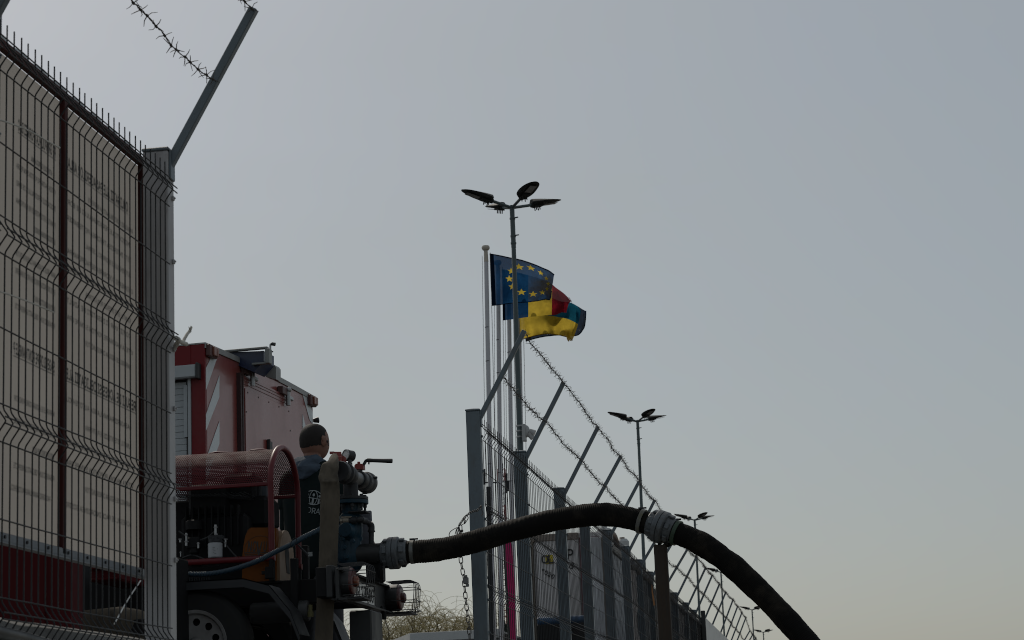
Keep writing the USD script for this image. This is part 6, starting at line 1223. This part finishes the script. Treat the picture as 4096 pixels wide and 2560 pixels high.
# ---------------------------------------------------------------- cabin and willows beyond the gap
yc1 = 46.0; H_ = lambda a, b, y=yc1: W(a, b, y=y)
kc = H_(971, 1496)
cab = thing('site_cabin', 'flat-roofed white site cabin below the bare willows', 'cabin', (kc[0]+2, yc1+2, GZ))
xR = H_(1180, 1505)[0]; ztop = kc[2]
vl = W(880, 1504, z=ztop)            # the left end runs away from the camera
part(cab, 'front_wall', bx(((kc[0]+xR)/2, yc1+.05, (GZ+ztop-.2)/2), (xR-kc[0], .1, ztop-.2-GZ)), mat('cabin_grey', (.14, .145, .155), .6, var=.08, scale=2))
part(cab, 'front_fascia', bx(((kc[0]+xR)/2, yc1-.01, ztop-.10), (xR-kc[0]+.02, .14, .20), bev=.01), mat('cabin_white', (.33, .34, .34), .5, var=.06))
yy1 = yc1+6.0
part(cab, 'side_wall', hexa([(kc[0]+.02, yc1+.1, GZ), (kc[0]+.1, yc1+.1, GZ), (kc[0]-2.3, yy1, GZ), (kc[0]-2.4, yy1, GZ), (kc[0]+.02, yc1+.1, ztop-.3), (kc[0]+.1, yc1+.1, ztop-.3), (kc[0]-2.3, yy1, ztop-.3), (kc[0]-2.4, yy1, ztop-.3)]), mat('cabin_pale', (.34, .33, .31), .6, var=.1, scale=3))
part(cab, 'side_fascia', hexa([(kc[0]-.02, yc1-.05, ztop-.3), (kc[0]+.12, yc1-.05, ztop-.3), (kc[0]-2.3, yy1, ztop-.3), (kc[0]-2.44, yy1, ztop-.3), (kc[0]-.02, yc1-.05, ztop), (kc[0]+.12, yc1-.05, ztop), (kc[0]-2.3, yy1, ztop), (kc[0]-2.44, yy1, ztop)]), mat('cabin_white', (.33, .34, .34)))
part(cab, 'corner_trim', bx((kc[0]+.04, yc1-.02, (GZ+ztop-.3)/2), (.14, .12, ztop-.3-GZ), bev=.01), mat('cabin_white', (.33, .34, .34)))
part(cab, 'roof', hexa([(kc[0], yc1+.06, ztop-.06), (xR, yc1+.06, ztop-.06), (xR, yy1, ztop-.06), (kc[0]-2.3, yy1, ztop-.06), (kc[0], yc1+.06, ztop-.02), (xR, yc1+.06, ztop-.02), (xR, yy1, ztop-.02), (kc[0]-2.3, yy1, ztop-.02)]), mat('cabin_roof', (.2, .2, .2), .7))
TWIG = mat('willow_twig', (.24, .195, .085), .8, var=.35, scale=1.2)
BARK = mat('willow_bark', (.045, .036, .026), .9, var=.3, scale=4)
def willow(base, h, w, seed, label):
    """Bare weeping willow: forking limbs and long hanging twigs."""
    g = np.random.default_rng(seed); limbs, twigs = [], []
    tr_ = h*.3; top = base+V(g.normal(0, .1), 0, tr_)
    t_ = thing('willow_tree', label, 'tree', base)
    part(t_, 'trunk', tube([base, base+V(.05, 0, tr_*.5), top], [.26, .2, .16], 10), BARK, smooth=True)
    ends = []
    def grow(p, d, L, r, lev):
        q = [p]; dd = d.copy()
        for k in range(4):
            dd = dd+g.normal(0, .14, 3)+V(0, 0, .06); dd /= np.linalg.norm(dd); q.append(q[-1]+dd*L/4)
        limbs.append(tube(q, np.linspace(r, r*.55, 5), 5 if lev < 2 else 4)); 
        if lev >= 2: ends.extend([(q[2], dd, lev), (q[3], dd, lev), (q[4], dd, lev)])
        if lev < 3:
            for k in range(2 if lev else 3):
                nd = dd+g.normal(0, .48, 3); nd[2] = abs(nd[2])*.8+.12; nd /= np.linalg.norm(nd); grow(q[-1 if k < 2 else 3], nd, L*.8, r*.55, lev+1)
    for k in range(4):
        a = k*1.57+g.uniform(-.4, .4); grow(top, V(math.cos(a)*.55*w, math.sin(a)*.55*w, .9), h*.27, .085, 1)
    for p, d, lev in ends:
        for k in range(6 if p[2] > base[2]+h*.7 else 3):
            a = g.uniform(0, 6.28); out = V(math.cos(a), math.sin(a), 0)*g.uniform(.2, .9); L = g.uniform(.9, 2.2)*h*.16; q = [p]; v = out*.8+V(0, 0, g.uniform(.3, 1.1)); v = v/np.linalg.norm(v)
            m = 8
            for s_ in range(m):
                v = v+V(0, 0, -.34)+g.normal(0, .08, 3); v = v/np.linalg.norm(v); q.append(q[-1]+v*L/m)
            twigs.append(tube(q, np.linspace(.0068, .004, m+1), 3, cap=False))
            for s_ in (3, 5):
                if g.random() < .25:
                    q2 = [q[s_]]; v2 = g.normal(0, .5, 3)
                    for _ in range(4): v2 = v2+V(0, 0, -.45); v2 /= np.linalg.norm(v2); q2.append(q2[-1]+v2*L*.09)
                    twigs.append(tube(q2, np.linspace(.0055, .0035, 5), 3, cap=False))
    part(t_, 'crown', cat(*limbs), BARK, smooth=True); part(t_, 'hanging_twigs', cat(*twigs), TWIG, smooth=True)
yt = 66.0
for k, (dx, dt, yy_, w_, lab) in enumerate(((905, 1459, 68, 1.0, 'bare yellowish willow, leftmost, rising behind the tail lamps'), (955, 1452, 66, 1.2, 'bare yellowish willow, second from left above the cabin corner'), (1020, 1447, 67, 1.25, 'tallest bare yellowish willow above the cabin roof'), (1075, 1463, 65, 1.1, 'bare yellowish willow, rightmost, beside the gate post'))):
    tp = W(dx, dt, y=float(yy_)); willow(V(tp[0], yy_, GZ), (tp[2]-GZ)*1.13, w_, 20+k, lab)
for p in stage.GetPrimAtPath('/World').GetChildren():
    pass
